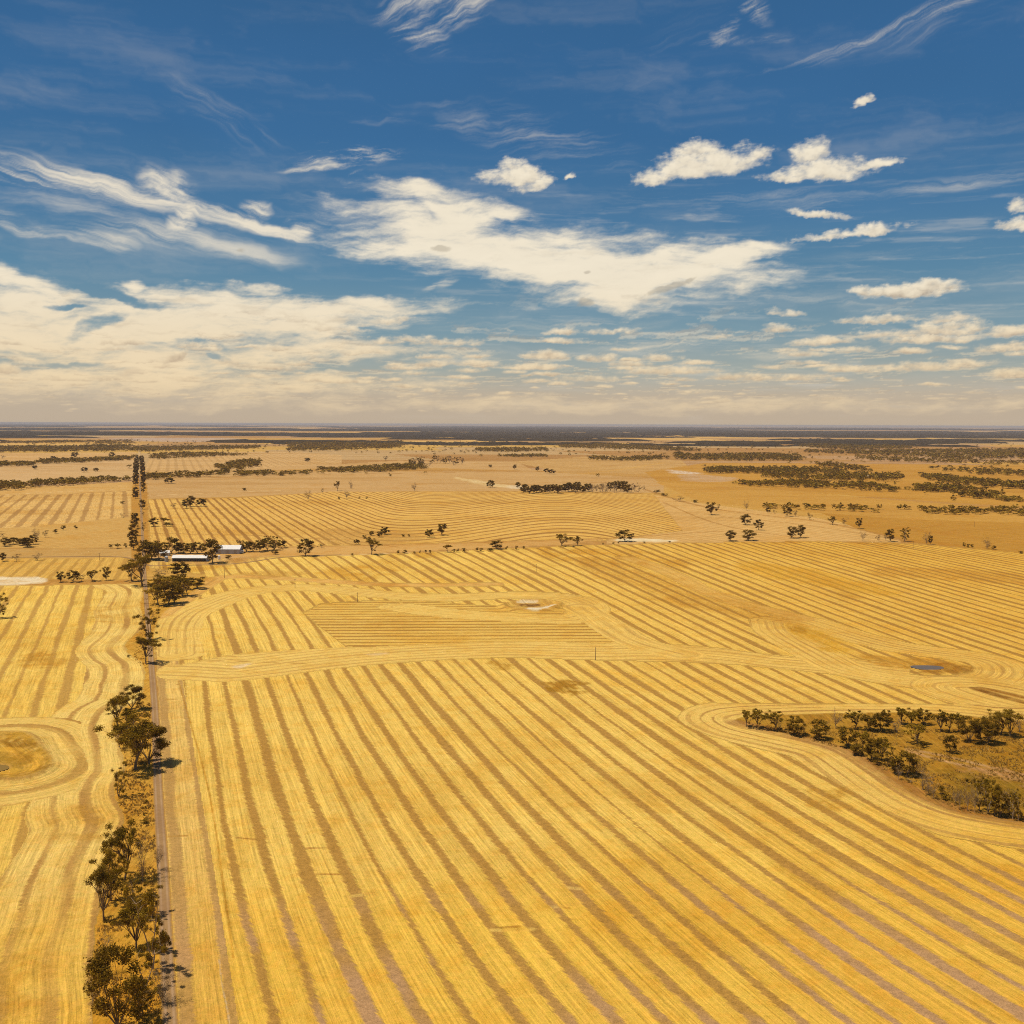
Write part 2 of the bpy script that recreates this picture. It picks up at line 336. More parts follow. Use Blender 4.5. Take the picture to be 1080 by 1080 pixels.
def build_ground():
    # a fan of quads: fine where the photograph looks, coarse elsewhere, out to 60 km
    k = np.concatenate([np.arange(1500, 660, -30), np.arange(660, 120, -.95), np.arange(120, 12, -.6), np.arange(12, 2.5, -.3), [2.2, 1.9]])
    rad = np.concatenate([[8, 30, 60], CAM_H * FOC / k, [90000.]])
    a = np.concatenate([np.arange(-180, -31, 3.), np.linspace(-30, 30, 960), np.arange(33, 181, 3.)])
    RR, AA = np.meshgrid(rad, np.radians(a), indexing='ij')
    dep = RR / np.cos(np.clip(AA, -R(30), R(30)))      # rows run straight across the view
    P = np.stack([dep * np.sin(AA), dep * np.cos(AA)], -1).reshape(-1, 2)
    nr, na = len(rad), len(a); N = len(P)
    V = {'A': np.zeros((N, 3)), 'B': np.zeros((N, 3)), 'U': np.zeros(N), 'L': np.zeros(N), 'S': np.zeros(N)}
    Z = np.zeros(N)
    far = P[:, 1] > 2800
    J = P + 1.3 * np.stack([fbm(P[:, 0] / 5, P[:, 1] / 5, 3, 2) - .5, fbm(P[:, 0] / 5, P[:, 1] / 5, 9, 2) - .5], -1)
    def setz(m, A=None, B=None, U=None, L=None, S=None, w=None):
        for kk, val in zip('ABULS', (A, B, U, L, S)):
            if val is None: continue
            tgt = V[kk]
            val = val[m] if (isinstance(val, np.ndarray) and len(val) == N) else val
            if w is not None and kk in 'ABS': 
                ww = w[m] if kk == 'S' else w[m][:, None]
                tgt[m] = tgt[m] * (1 - ww) + np.asarray(val) * ww
            else: tgt[m] = val
    def lin_u(pa, pb, period):
        """stripe coordinate of straight stripes running through two photographed points"""
        a_, b_ = G(*pa), G(*pb); d = (b_ - a_) / np.hypot(*(b_ - a_)); nn = np.array([-d[1], d[0]])
        if nn[0] < 0: nn = -nn
        return (P - a_) @ nn / period, (P - a_) @ d
    def zone(px, A, B, u=None, S=0.0, smoothn=0, jit=True):
        poly = W(px, True, smoothn)
        m = inside(J if jit else P, poly)
        U, L = u if u is not None else (P[:, 0] / 12., P[:, 1])
        setz(m, base(*A), base(*B), U, L, S); return m, poly
    def along(line, width, period, A=None, B=None, S=None, mask=None, closed=False):
        if closed: line = np.concatenate([line, line[:1]])
        lo = line.min(0) - width; hi = line.max(0) + width
        idx = np.where((P[:, 0] > lo[0]) & (P[:, 0] < hi[0]) & (P[:, 1] > lo[1]) & (P[:, 1] < hi[1]))[0]
        d, s = pdist(P[idx], line)
        jw = width * (1 + .25 * (fbm(P[idx, 0] / 30, P[idx, 1] / 30, 5, 2) - .5))
        k = d < jw
        if mask is not None: k &= mask[idx]
        m = np.zeros(N, bool); m[idx[k]] = True
        D = np.zeros(N); D[idx] = d; SS = np.zeros(N); SS[idx] = s
        Sv = np.zeros(N); Sv[idx] = np.clip(S * (.15 + 2.2 * (fbm(SS[idx] / 45, D[idx] / 5, 91, 4) - .22)), 0, 1)
        setz(m, None if A is None else base(*A), None if B is None else base(*B), D / period + .35 * (fbm(P[:, 0] / 40, P[:, 1] / 40, 92, 2) - .5), SS, Sv)
        return m
    def patch(px, A, B=None, amt=1.0, soft=3.0, smoothn=2, S=None, nz=0.0, ns=8.0, solid=False):
        poly = W(px, True, smoothn); lo = poly.min(0) - 3 * soft; hi = poly.max(0) + 3 * soft
        idx = np.where((P[:, 0] > lo[0]) & (P[:, 0] < hi[0]) & (P[:, 1] > lo[1]) & (P[:, 1] < hi[1]))[0]
        ins = inside(P[idx], poly); d, _ = pdist(P[idx], np.concatenate([poly, poly[:1]])); d = np.where(ins, d, -d)
        w = np.clip(d / soft + .5 + max(nz, .35) * (fbm(P[idx, 0] / ns, P[idx, 1] / ns, 21, 5) - .5) * 4, 0, 1) * amt
        if not solid: w = w * np.clip(.55 + 1.6 * (fbm(P[idx, 0] / 2.2, P[idx, 1] / 3, 23, 3) - .3), 0, 1)
        Wt = np.zeros(N); Wt[idx] = w; m = Wt > 0
        setz(m, base(*A), base(*(B or A)), S=S, w=Wt)
    def stroke(px, width, A, B=None, amt=1.0, S=None, n=2):
        line = W(px, n=n); lo = line.min(0) - 2 * width; hi = line.max(0) + 2 * width
        idx = np.where((P[:, 0] > lo[0]) & (P[:, 0] < hi[0]) & (P[:, 1] > lo[1]) & (P[:, 1] < hi[1]))[0]
        d, s = pdist(P[idx], line); w = np.clip((width / 2 - d) / (width * .3) + .5, 0, 1) * amt
        w = w * np.clip(.35 + 1.2 * fbm(P[idx, 0] / 4, P[idx, 1] / 4, 31, 3), 0, 1)
        Wt = np.zeros(N); Wt[idx] = w; setz(Wt > 0, base(*A), base(*(B or A)), S=S, w=Wt)

    # --- far country: a patchwork of paddocks
    gx = P[:, 0] + 900 * (vnoise(P[:, 1] / 2600, P[:, 1] * 0, 4) - .5); gy = P[:, 1]
    row = np.floor(gy / 620 + .6 * vnoise(gy / 4000, gx / 9000, 8)); wd = 700 + 900 * vnoise(row * 7.3, row * 0, 2)
    cel = np.floor(gx / wd + row * .37)
    pal = np.array([base(238, 194, 108), base(206, 158, 86), base(222, 176, 88), base(205, 165, 115), base(196, 150, 84), base(214, 180, 124), base(228, 186, 96), base(198, 158, 100)])
    hk = (cel.astype(np.int64) * 7919 + row.astype(np.int64) * 104729) % 8
    V['A'][:] = pal[hk]; V['B'][:] = pal[hk] * .8; V['S'][:] = .35
    V['A'] *= [.97, .93, .80]; V['B'] *= [.97, .93, .80]
    V['U'][:] = (P[:, 0] * np.where(hk % 2, 1, .3) + P[:, 1] * np.where(hk % 2, .3, 1)) / 16; V['L'][:] = P[:, 1] - P[:, 0]
    tan, tanB = (218, 172, 98), (202, 156, 90)
    gold, goldB = (232, 184, 92), (196, 148, 72)
    rd = lambda p: lin_u((145.5 + .3, 520), (147 + .5, 560), p)
    # left of the road, from far to near
    zone([(-200, 479), (143, 477), (143, 485), (-200, 497)], (224, 180, 108), tanB, S=.15)
    zone([(-200, 494), (60, 489), (143, 485), (143, 506), (100, 508), (-200, 517)], (222, 182, 118), (206, 162, 94), u=lin_u((0, 500), (100, 497), 20), S=.35)
    zone([(-200, 517), (60, 512), (143, 508), (143, 518), (60, 521.5), (-200, 524)], (226, 180, 98), goldB, S=.2)
    zone([(-200, 524), (60, 521.5), (144, 517), (140, 545), (90, 550), (30, 556), (-200, 566)], (234, 190, 106), (190, 142, 76), u=lin_u((83, 527), (67, 557), 17), S=.85)
    zone([(-200, 566), (30, 556), (90, 550), (140, 545), (146, 580), (-200, 580)], (222, 176, 92), (200, 150, 70), u=lin_u((60, 560), (140, 550), 9), S=.35)
    zone([(-200, 579), (150, 578), (150, 589), (-200, 592)], (214, 170, 92), (200, 152, 76), u=lin_u((0, 585), (150, 584), 7), S=.5)
    zone([(-300, 591), (150, 588), (156, 600), (150, 612), (100, 614), (60, 615), (-300, 618)], (232, 184, 84), (198, 148, 66), u=lin_u((80, 594), (62, 614), 10), S=.75)
    # right of the road, from far to near
    zone([(160, 478), (300, 476), (360, 480), (360, 500), (170, 505), (150, 500)], (224, 182, 112), (196, 152, 88), u=lin_u((200, 485), (206, 498), 22), S=.55)
    zone([(155, 500), (420, 486), (545, 487), (560, 495), (700, 500), (700, 520), (560, 518), (350, 519), (250, 524), (150, 527)], (216, 173, 104), (200, 156, 88), u=lin_u((200, 515), (500, 508), 12), S=.35)
    zone([(156, 498), (400, 497), (560, 497), (700, 505), (690, 500), (400, 492), (156, 500)], (208, 160, 80), tanB)
    zone([(540, 487), (640, 480), (720, 486), (730, 497), (680, 500), (590, 498)], (220, 176, 100), (186, 140, 76), u=lin_u((600, 496), (700, 488), 16), S=.6)
    zone([(680, 498), (745, 488), (1250, 492), (1250, 545), (1000, 530), (860, 520), (700, 512)], (212, 158, 62), (190, 138, 52), u=lin_u((760, 510), (900, 520), 14), S=.55)
    zone([(690, 508), (800, 514), (900, 524), (1250, 550), (1250, 560), (960, 548), (860, 541), (740, 530)], (216, 164, 70), (194, 142, 58), u=lin_u((760, 520), (960, 538), 12), S=.6)
    m, _ = zone([(155, 526), (250, 525), (350, 518.5), (560, 518), (690, 521), (740, 531), (860, 545), (940, 560), (960, 571), (800, 566), (700, 568), (560, 573.5), (350, 581), (160, 589)],
         (238, 190, 92), (182, 130, 60), S=1.0)
    p0 = lin_u((250, 533), (290, 563), 11); p1 = lin_u((493, 533), (560, 553), 11); p2 = lin_u((720, 540), (860, 556), 13)
    q0 = G(393, 545); q1 = G(640, 545)
    f = np.clip((P[:, 0] - q0[0]) / (q1[0] - q0[0]), 0, 1); f = f * f * (3 - 2 * f)
    V['U'][m] = (p0[0] * (1 - f) + p1[0] * f)[m]; V['L'][m] = P[m, 1]
    zone([(690, 522), (740, 531), (860, 546), (950, 566), (950, 572), (860, 571), (720, 573), (640, 574), (640, 569), (720, 560)], (232, 186, 106), (206, 158, 84), u=p2, S=.6)
    zone([(640, 568), (600, 574), (360, 585), (250, 588), (160, 590), (160, 577), (350, 576), (560, 570)], (226, 176, 94), (204, 156, 74), u=lin_u((300, 583), (560, 573), 5), S=.3)
    zone([(866, 541), (960, 548), (1250, 556), (1250, 600), (1080, 584), (960, 572), (905, 558)], (202, 148, 54), (190, 138, 52), u=lin_u((900, 552), (1080, 566), 20), S=.3)
    patch([(345, 556), (400, 560), (440, 562), (455, 568), (400, 576), (350, 576), (330, 566)], (214, 164, 80), (200, 150, 70), .8, 8, nz=.5, ns=20)
    for ln, wd in (([(680, 516), (700, 523), (745, 536), (800, 543), (860, 549), (905, 558), (960, 571)], 9), ([(160, 577.5), (350, 576.5), (560, 570.5), (640, 568), (760, 560)], 6), ([(160, 527), (250, 525), (350, 518.5), (560, 518), (690, 521)], 10),
                   ([(-100, 546), (60, 521.5), (142, 517)], 7), ([(145, 562), (330, 566), (420, 577)], 5), ([(-100, 579), (150, 578)], 4), ([(150, 505), (420, 499), (560, 497)], 12), ([(760, 545), (840, 552), (930, 566), (960, 572)], 4), ([(700, 530), (760, 556), (850, 568)], 4)):
        stroke(ln, wd, (188, 136, 62), amt=.75)
    for ln, wd in (([(150, 523), (200, 521), (300, 517)], 8), ([(0, 522), (60, 519), (140, 515)], 6), ([(300, 588), (420, 583.5), (560, 578.5), (640, 575), (760, 572.8), (860, 572), (960, 574.5), (1090, 586)], 5), ([(170, 598), (215, 597.5), (250, 594)], 4)):
        stroke(ln, wd, (238, 200, 132), amt=.8)
    # white salt scalds and clay
    patch([(645, 569), (672, 567), (700, 569), (722, 570), (700, 572), (672, 571.5), (655, 571)], (250, 230, 176), None, 1, 4, nz=.7, ns=14, S=.1, solid=True)
    patch([(480, 503), (500, 506), (520, 509), (550, 514), (520, 514), (490, 507), (478, 505)], (238, 208, 140), None, .9, 12, nz=.6, ns=30)
    patch([(540, 511), (565, 514), (550, 516), (530, 515)], (242, 220, 170), None, .8, 10, nz=.5, ns=30)
    patch([(702, 495), (722, 497), (742, 499), (730, 500.5), (708, 499)], (236, 216, 184), None, .9, 20, nz=.4, ns=40)
    patch([(718, 499), (775, 503), (778, 508), (735, 509), (715, 506)], (214, 182, 140), None, .7, 16, nz=.5, ns=40)
    patch([(899, 500.5), (925, 501), (923, 502.5), (899, 502.3)], (240, 228, 196), None, 1, 6)
    patch([(108, 463), (135, 462), (260, 462), (262, 466), (140, 466)], (206, 184, 158), None, .8, 60)
    stroke([(612, 500), (650, 496), (700, 488)], 16, (226, 176, 84), amt=.7)
    # --- the big stubble paddock, harvest swaths curving across it
    u = (stripe_poly(P), P[:, 1] * .8 + P[:, 0] * .6)
    main, _ = zone([(199 + 6, 1600), (184, 1080), (176, 900), (171, 838), (168, 754), (165, 700), (163, 655), (175, 640), (205, 624), (215, 612), (215, 606), (165, 600), (152, 597), (152, 592), (250, 588.5), (360, 586), (480, 581), (600, 575.5), (720, 572.5),
          (860, 571), (960, 573), (1080, 583.5), (1200, 596), (1700, 700), (2600, 1600)], (251, 209, 98), (198, 148, 68), u=u, S=1.0)
    edge = TRACK; d, s = pdist(P, edge)
    k = main & (d < 13); setz(k, base(243, 201, 104), base(196, 150, 84), d / 8.5 + .55, s, .8)
    # headland loops
    hl, hlB = (249, 208, 104), (202, 152, 76)
    strip_lo = W([(165, 714), (195, 715), (235, 718), (262, 716), (300, 711), (335, 706), (400, 699), (480, 694), (540, 692), (620, 695), (690, 693), (760, 697), (800, 704), (850, 708), (905, 713), (960, 720), (1010, 722), (1100, 724)])
    strip_hi = W([(165, 706), (200, 703), (240, 694), (290, 689), (360, 685), (430, 681), (520, 677), (600, 676), (660, 680), (740, 683), (830, 695), (890, 697)])
    band = W([(165, 716), (195, 717), (235, 719), (262, 717), (300, 712), (335, 707), (400, 700), (480, 695), (540, 693), (620, 696), (760, 699), (850, 708), (905, 714), (960, 722), (960, 700), (890, 694), (830, 693), (740, 681), (660, 678), (600, 674), (520, 675), (430, 679), (360, 683), (290, 687), (240, 691), (200, 700), (165, 704)], True, 1)
    mb = inside(P, band); dd, ss = pdist(P, strip_lo); setz(mb, base(*hl), base(*hlB), dd / 6 + .3, ss, .55)
    mb2 = inside(P, W([(310, 638), (420, 632), (520, 640), (600, 640), (650, 662), (662, 680), (560, 676), (430, 680), (372, 684), (355, 676)], True, 1))
    setz(mb2, base(242, 198, 92), base(182, 130, 56), lin_u((380, 668), (640, 667), 8.5)[0], P[:, 0], .85)
    loop = W([(186, 690), (186, 662), (196, 648), (222, 636), (262, 622), (330, 619), (400, 627), (470, 631), (540, 627), (600, 629), (625, 640), (612, 654), (560, 652), (480, 648), (420, 640)])
    along(loop, 14, 4.6, hl, hlB, .55, mask=main)
    along(W([(165, 650), (190, 634), (215, 618), (235, 606), (330, 612), (420, 618), (520, 616)]), 8, 7, (238, 188, 96), hlB, .45, mask=main)
    along(W([(612, 640), (640, 658), (668, 678), (720, 690)]), 12, 8, hl, hlB, .5, mask=main)
    along(W([(815, 655), (845, 652), (890, 668), (950, 684), (1040, 694), (1062, 706), (1050, 718), (1000, 722), (940, 716), (890, 706), (862, 690), (820, 668), (815, 655)]), 14, 4.6, hl, hlB, .6, mask=main)
    along(W([(845, 652), (760, 632), (700, 600), (660, 588)]), 9, 7, (240, 196, 100), hlB, .3, mask=main)
    along(W([(1110, 756), (1030, 738), (985, 722), (1040, 722), (1110, 738)]), 16, 5, hl, hlB, .6, mask=main)
    stroke([(1028, 726), (1050, 733), (1110, 748)], 5, (150, 104, 40)); stroke([(1034, 725), (1060, 731), (1110, 743)], 4, (176, 126, 50))
    # paddock with trees on the right
    Cpx = [(772, 757), (782, 764), (800, 768), (840, 776), (880, 785), (905, 797), (930, 815), (955, 832), (980, 846), (1015, 858), (1080, 868), (1400, 900), (1400, 758), (1085, 764), (1000, 752), (900, 752), (820, 754)]
    Cw = W(Cpx, True, 2)
    near = inside(P, W([(640, 738), (760, 742), (900, 742), (1400, 745), (1400, 960), (1080, 905), (960, 872), (880, 822), (800, 790), (660, 765)], True, 1))
    m = along(Cw, 23, 5, hl, hlB, .85, mask=main & near, closed=True)
    zone(Cpx, (192, 146, 50), (176, 130, 42), S=.0, smoothn=2)
    patch([(975, 772), (1080, 772), (1200, 772), (1200, 812), (1080, 815), (1040, 805), (1000, 795)], (180, 134, 36), None, .8, 10, nz=.6, ns=16)
    patch([(985, 805), (1080, 822), (1200, 830), (1200, 862), (1080, 856), (1020, 848), (985, 830)], (146, 116, 32), None, .8, 8, nz=.8, ns=14)
    patch([(1010, 774), (1050, 778), (1100, 768), (1100, 780), (1050, 786), (1010, 788)], (206, 156, 66), None, .7, 8, nz=.6)
    for o in (0, 5): stroke([(958, 790 + o * .4), (985, 795 + o), (1020, 803 + o), (1060, 813 + o), (1110, 823 + o)], 2.6, (212, 170, 112), amt=.9)
    patch([(1000, 803), (1080, 815), (1110, 822), (1110, 834), (1080, 828), (1020, 812)], (196, 150, 92), None, .8, 4, nz=1.2, ns=3)
    stroke([(775, 762), (840, 776), (905, 797), (955, 832), (1015, 858), (1110, 872)], 8, (182, 132, 70), amt=.75)
    # paddock left of the verge
    d, s = pdist(P, TRACK)
    lf, _ = zone([(-600, 1600), (-400, 900), (-300, 618), (60, 615), (100, 614), (150, 613), (165, 640), (163, 700), (166, 760), (169, 838), (172, 900), (177, 1000), (181, 1080), (201, 1600)], (250, 208, 96), (202, 152, 72), u=(d / 10.2 + .2 + .25 * fbm(P[:, 0] / 60, P[:, 1] / 90, 77, 2), s), S=.85)
    vedge_px = [(99, 1080), (98, 1007), (103, 965), (108, 925), (122, 885), (134, 862), (122, 845), (120, 826), (134, 808), (126, 790), (117, 762), (130, 745), (150, 738), (154, 700), (134, 690), (132, 678), (150, 664), (152, 650), (146, 638), (154, 622), (135, 613)]
    ve = W([(99, 1600)] + vedge_px)
    along(ve, 26, 9, (250, 212, 110), (202, 152, 76), .9, mask=lf)
    damc = [(-60, 800), (-30, 778), (5, 774), (30, 776), (42, 790), (56, 804), (50, 814), (28, 822), (0, 825), (-40, 820)]
    dw = W(damc, True, 2)
    along(dw, 24, 12, (246, 206, 104), (196, 146, 68), 1.0, mask=lf & (pdist(P, ve)[0] > 12), closed=True)
    patch(damc, (206, 156, 52), None, 1, 1.5)
    patch([(0, 780), (24, 778), (44, 795), (50, 808), (40, 806), (26, 788), (0, 787)], (160, 114, 34), None, .8, 2, nz=1.6, ns=3)
    patch([(20, 822), (48, 815), (52, 808), (40, 812), (14, 819), (-20, 822)], (166, 120, 38), None, .7, 2, nz=1.6, ns=3)
    patch([(-40, 792), (0, 788), (30, 789), (48, 802), (40, 812), (10, 817), (-30, 815)], (230, 176, 62), None, .9, 1.5, nz=.4)
    patch([(-40, 796), (0, 793), (26, 792), (38, 801), (24, 808), (2, 811), (-30, 812)], (186, 140, 46), None, .95, 1.6, nz=1.8, ns=3)
    patch([(-30, 805), (2, 804.5), (14, 806), (10, 812), (-4, 815), (-30, 816)], (216, 164, 80), None, .8, .8)
    for pts, am in (([(22, 690), (52, 688), (78, 698), (60, 706), (25, 702)], .7), ([(92, 642), (112, 641), (122, 655), (104, 657)], .6), ([(70, 858), (92, 850), (100, 870), (88, 890), (70, 880)], .5), ([(0, 1020), (20, 1010), (25, 1080), (0, 1080)], .5)):
        patch(pts, (206, 150, 48), None, am, 6, nz=1.0, ns=6)
    # verge beside the track
    vp = [(99, 1600)] + vedge_px + [(150, 612), (214, 607), (216, 616), (200, 626), (176, 642), (162, 660), (163, 705), (166, 760), (169, 838), (174, 900), (179, 1000), (183, 1080), (203, 1600)]
    zone(vp, (220, 168, 64), (206, 150, 54), S=0, smoothn=1)
    # corridor of the road further on
    zone([(140, 612), (137, 560), (139, 520), (142, 490), (151, 490), (156, 520), (157, 560), (158, 600)], (206, 152, 62), (190, 140, 60))
    zone([(-300, 613.5), (60, 611), (120, 612), (152, 611), (152, 615.5), (60, 617), (-300, 622)], (206, 154, 70), None or (196, 146, 66))
    patch([(-60, 607), (10, 609), (40, 608), (56, 613), (40, 616), (8, 617), (-60, 619)], (250, 230, 180), None, 1, 3, nz=.7, ns=9, S=.1, solid=True)
    patch([(-60, 611), (20, 612), (40, 613), (0, 615), (-60, 615)], (226, 180, 100), None, .6, 2, nz=.5, ns=9)
    # farmyard
    patch([(160, 584), (215, 586), (262, 586), (262, 592), (215, 595), (165, 594)], (216, 172, 108), None, .85, 6, nz=.5, ns=14, S=.1)
    patch([(200, 592), (240, 592), (262, 586), (300, 584), (262, 594), (230, 598)], (206, 158, 86), None, .6, 6, nz=.5, ns=14)
    # weeds and marks in the stubble
    patch([(574, 719), (600, 716), (618, 722), (612, 730), (590, 733), (576, 728)], (176, 124, 30), None, .9, 3, nz=1.3, ns=6)
    patch([(512, 697), (540, 698), (545, 706), (520, 706)], (190, 136, 36), None, .7, 4, nz=1.0, ns=8)
    patch([(370, 658), (400, 654), (430, 648), (460, 652), (440, 662), (400, 668)], (224, 170, 66), (180, 128, 50), .45, 10, nz=1, ns=12)
    patch([(820, 660), (845, 656), (880, 670), (905, 684), (890, 692), (850, 678)], (228, 176, 54), (206, 150, 44), .85, 6, nz=.8, ns=12, S=.2)
    patch([(828, 660), (850, 662), (858, 670), (836, 668)], (190, 136, 34), None, .7, 4, nz=1, ns=8)
    patch([(905, 690), (945, 694), (990, 694), (1026, 702), (1012, 710), (965, 710), (930, 703), (900, 698)], (212, 156, 52), (180, 128, 42), .8, 5, nz=.8, ns=12, S=.5)
    patch([(990, 698), (1030, 702), (1028, 708), (1000, 712), (960, 710), (975, 706)], (160, 108, 30), None, .6, 3, nz=1, ns=8)
    patch([(905, 600), (1000, 598), (1120, 610), (1120, 622), (1000, 612), (905, 608)], (216, 160, 58), (196, 144, 60), .6, 14, nz=1, ns=40)
    patch([(780, 590), (860, 600), (960, 625), (940, 632), (850, 615), (780, 600)], (236, 184, 60), (220, 166, 56), .75, 14, nz=.8, ns=30)
    patch([(600, 585), (650, 592), (760, 630), (850, 655), (830, 662), (720, 640), (620, 606)], (218, 164, 62), (190, 138, 58), .7, 14, nz=.8, ns=40)
    patch([(860, 840), (890, 835), (890, 850), (850, 856), (820, 850)], (196, 138, 36), None, .6, 5, nz=1.2, ns=10)
    patch([(250, 604), (300, 600), (330, 605), (280, 612), (250, 610)], (204, 150, 60), None, .6, 6, nz=1, ns=12)
    patch([(528, 637), (550, 633), (585, 634), (598, 638), (585, 645), (560, 646), (530, 643)], (200, 146, 64), None, .6, 2.5, nz=.7, ns=7, S=0)
    patch([(555, 641), (575, 640), (584, 636.5), (586, 639), (570, 645.5), (556, 645)], (252, 236, 194), None, 1, 1.6, nz=1.1, ns=4, solid=True)
    patch([(545, 634.5), (567, 634), (567, 636), (548, 636.4)], (250, 228, 176), None, .8, 1.6, nz=1.2, ns=4, solid=True)
    patch([(544, 637), (568, 636.5), (572, 639), (552, 640.5)], (132, 88, 44), None, .9, 1.6, nz=.4, ns=5)
    patch([(243, 703), (252, 701), (266, 699), (262, 702), (250, 706)], (246, 216, 160), None, .9, 1.5, nz=.4, ns=5)
    patch([(382, 690), (410, 688), (412, 690), (390, 692)], (244, 212, 150), None, .7, 1.5, nz=.4, ns=5)
    # patches where the crop lay thin: golden brown drifts all over the paddock
    ii = np.where(main | lf)[0]; q = P[ii]
    f1 = fbm(q[:, 0] / 70 + .4 * q[:, 1] / 70, q[:, 1] / 160, 131, 5); f2 = fbm(q[:, 0] / 16, q[:, 1] / 30, 132, 4)
    w = np.clip((f1 - .50) * 5, 0, 1) * np.clip((f2 - .36) * 4, 0, 1)
    w = w * (.42 + .45 * np.clip((q[:, 1] - 420) / 400, 0, 1) + .25 * np.clip(q[:, 0] / 300, 0, 1))
    V['A'][ii] *= 1 - w[:, None] * (1 - np.array([.80, .66, .40])); V['B'][ii] *= 1 - w[:, None] * (1 - np.array([.88, .80, .60]))
    for a_, b_ in (((250, 883.5), (277, 886)), ((325, 894.5), (346, 894)), ((331, 922), (358, 922)), ((178, 882), (196, 881.5)), ((520, 979), (548, 977)), ((581, 954), (600, 958)), ((188, 695), (330, 700)), ((196, 721), (186, 722)), ((190, 737), (168, 738))):
        stroke([a_, b_], 1.0, (196, 146, 64), amt=.9, n=0)
    for a_, b_ in (((519, 981), (562, 980)), ((580, 957), (610, 953)), ((597, 936), (618, 938)), ((366, 946), (392, 942))):
        stroke([a_, b_], 1.6, (240, 194, 92), amt=.95, n=0)
    stroke([(231, 1012), (234, 1040), (240, 1064), (243, 1090)], .3, (240, 214, 170), amt=.6, n=1)
    stroke([(188, 718), (200, 760), (212, 800), (224, 850), (238, 950), (246, 1010)], .6, (196, 138, 36), amt=.7, n=1)
    # the paddock ripens from pale straw on the left to deep gold on the right and far side
    k = main
    gx = P[:, 0] + 90 * (fbm(P[:, 0] / 160, P[:, 1] / 220, 61, 3) - .5) * 2
    w1 = np.clip((gx - 20 + .25 * (P[:, 1] - 300)) / 420, 0, 1)[:, None] * .9
    tintA = 1 - w1 * (1 - np.array([.88, .76, .52])); tintB = 1 - w1 * (1 - np.array([.86, .80, .66]))
    V['A'][k] = (V['A'] * tintA)[k]; V['B'][k] = (V['B'] * tintB)[k]
    nr_ = np.clip((300 - P[:, 1] + .3 * P[:, 0] + 50 * (fbm(P[:, 0] / 40, P[:, 1] / 40, 62, 3) - .5)) / 70, 0, 1)[:, None] * (main | lf)[:, None]
    V['A'] *= 1 - nr_ * (1 - np.array([.98, .91, .62]))
    # bared mauve soil showing through in the nearest swaths
    k = main & (P[:, 1] < 300)
    w = np.clip((fbm(P[:, 0] / 26, P[:, 1] / 26, 55, 3) - .40) * 5, 0, 1) * np.clip((262 - P[:, 1] + .10 * P[:, 0]) / 34, 0, 1)
    V['B'][k] = (V['B'] * (1 - .8 * w[:, None]) + base(204, 158, 110) * .8 * w[:, None])[k]
    V['A'][k] = (V['A'] * (1 - .5 * w[:, None]) + base(238, 184, 70) * .5 * w[:, None])[k]
    for ring_px, hh, ww in ((damc, 1.3, 3.5), ([(948, 701), (965, 699), (992, 700), (1004, 704), (992, 708.5), (965, 708), (950, 705)], .25, 3.5), ([(528, 638), (548, 633.5), (584, 634), (592, 638), (580, 643.5), (556, 645.5), (534, 642.5)], 1.4, 3)):
        rw = W(ring_px, True, 2); lo = rw.min(0) - 20; hi = rw.max(0) + 20
        idx = np.where((P[:, 0] > lo[0]) & (P[:, 0] < hi[0]) & (P[:, 1] > lo[1]) & (P[:, 1] < hi[1]))[0]
        dd_, _ = pdist(P[idx], np.concatenate([rw, rw[:1]])); Z[idx] += hh * np.exp(-(dd_ / ww) ** 2) * (.6 + .8 * fbm(P[idx, 0] / 9, P[idx, 1] / 9, 71, 3))
    # pond floors are scooped out below the water sheets
    for pw in POND_PX.values():
        poly = W(pw, True, 2); lo = poly.min(0) - 6; hi = poly.max(0) + 6
        idx = np.where((P[:, 0] > lo[0]) & (P[:, 0] < hi[0]) & (P[:, 1] > lo[1]) & (P[:, 1] < hi[1]))[0]
        Z[idx[inside(P[idx], poly)]] = -.8
    verts = np.concatenate([P, Z[:, None]], 1)
    i, j = np.meshgrid(np.arange(nr - 1), np.arange(na - 1), indexing='ij'); b0 = (i * na + j).ravel()
    faces = np.stack([b0, b0 + 1, b0 + na + 1, b0 + na], 1)[:, ::-1]
    centre = len(verts); verts = np.concatenate([verts, [[0, 0, 0]]])
    g = link_mesh('ground', verts, faces)
    me = g.data
    def attr(name, ty, arr, field):
        at = me.attributes.new(name, ty, 'POINT'); at.data.foreach_set(field, np.asarray(arr, np.float32).ravel())
    one = np.ones((N + 1, 1)); z3 = np.zeros((1, 3))
    attr('colA', 'FLOAT_COLOR', np.concatenate([np.concatenate([V['A'], z3]), one], 1), 'color')
    attr('colB', 'FLOAT_COLOR', np.concatenate([np.concatenate([V['B'], z3]), one], 1), 'color')
    attr('swath', 'FLOAT_VECTOR', np.concatenate([np.stack([V['U'], V['L'], V['S']], 1), z3]), 'vector')
    g['kind'] = 'structure'
    # material
    mt = bpy.data.materials.new('stubble_plain'); mt.use_nodes = True; n = NT(mt.node_tree)
    cA = n.node('ShaderNodeAttribute', attribute_name='colA').outputs['Color']
    cB = n.node('ShaderNodeAttribute', attribute_name='colB').outputs['Color']
    sw = n.sep(n.node('ShaderNodeAttribute', attribute_name='swath').outputs['Vector'])
    pos = n.node('ShaderNodeNewGeometry').outputs['Position']
    U, L, S = sw
    u9 = n.m('MULTIPLY', U, 9.0)
    fing = n.noise(n.xyz(n.m('MULTIPLY', u9, .20), n.m('MULTIPLY', L, .8)), 1.0, 4, .75)      # combed, ragged swath edges
    slow = n.noise(n.xyz(n.m('MULTIPLY', u9, .10), n.m('MULTIPLY', L, .035)), 1.0, 2, .5)
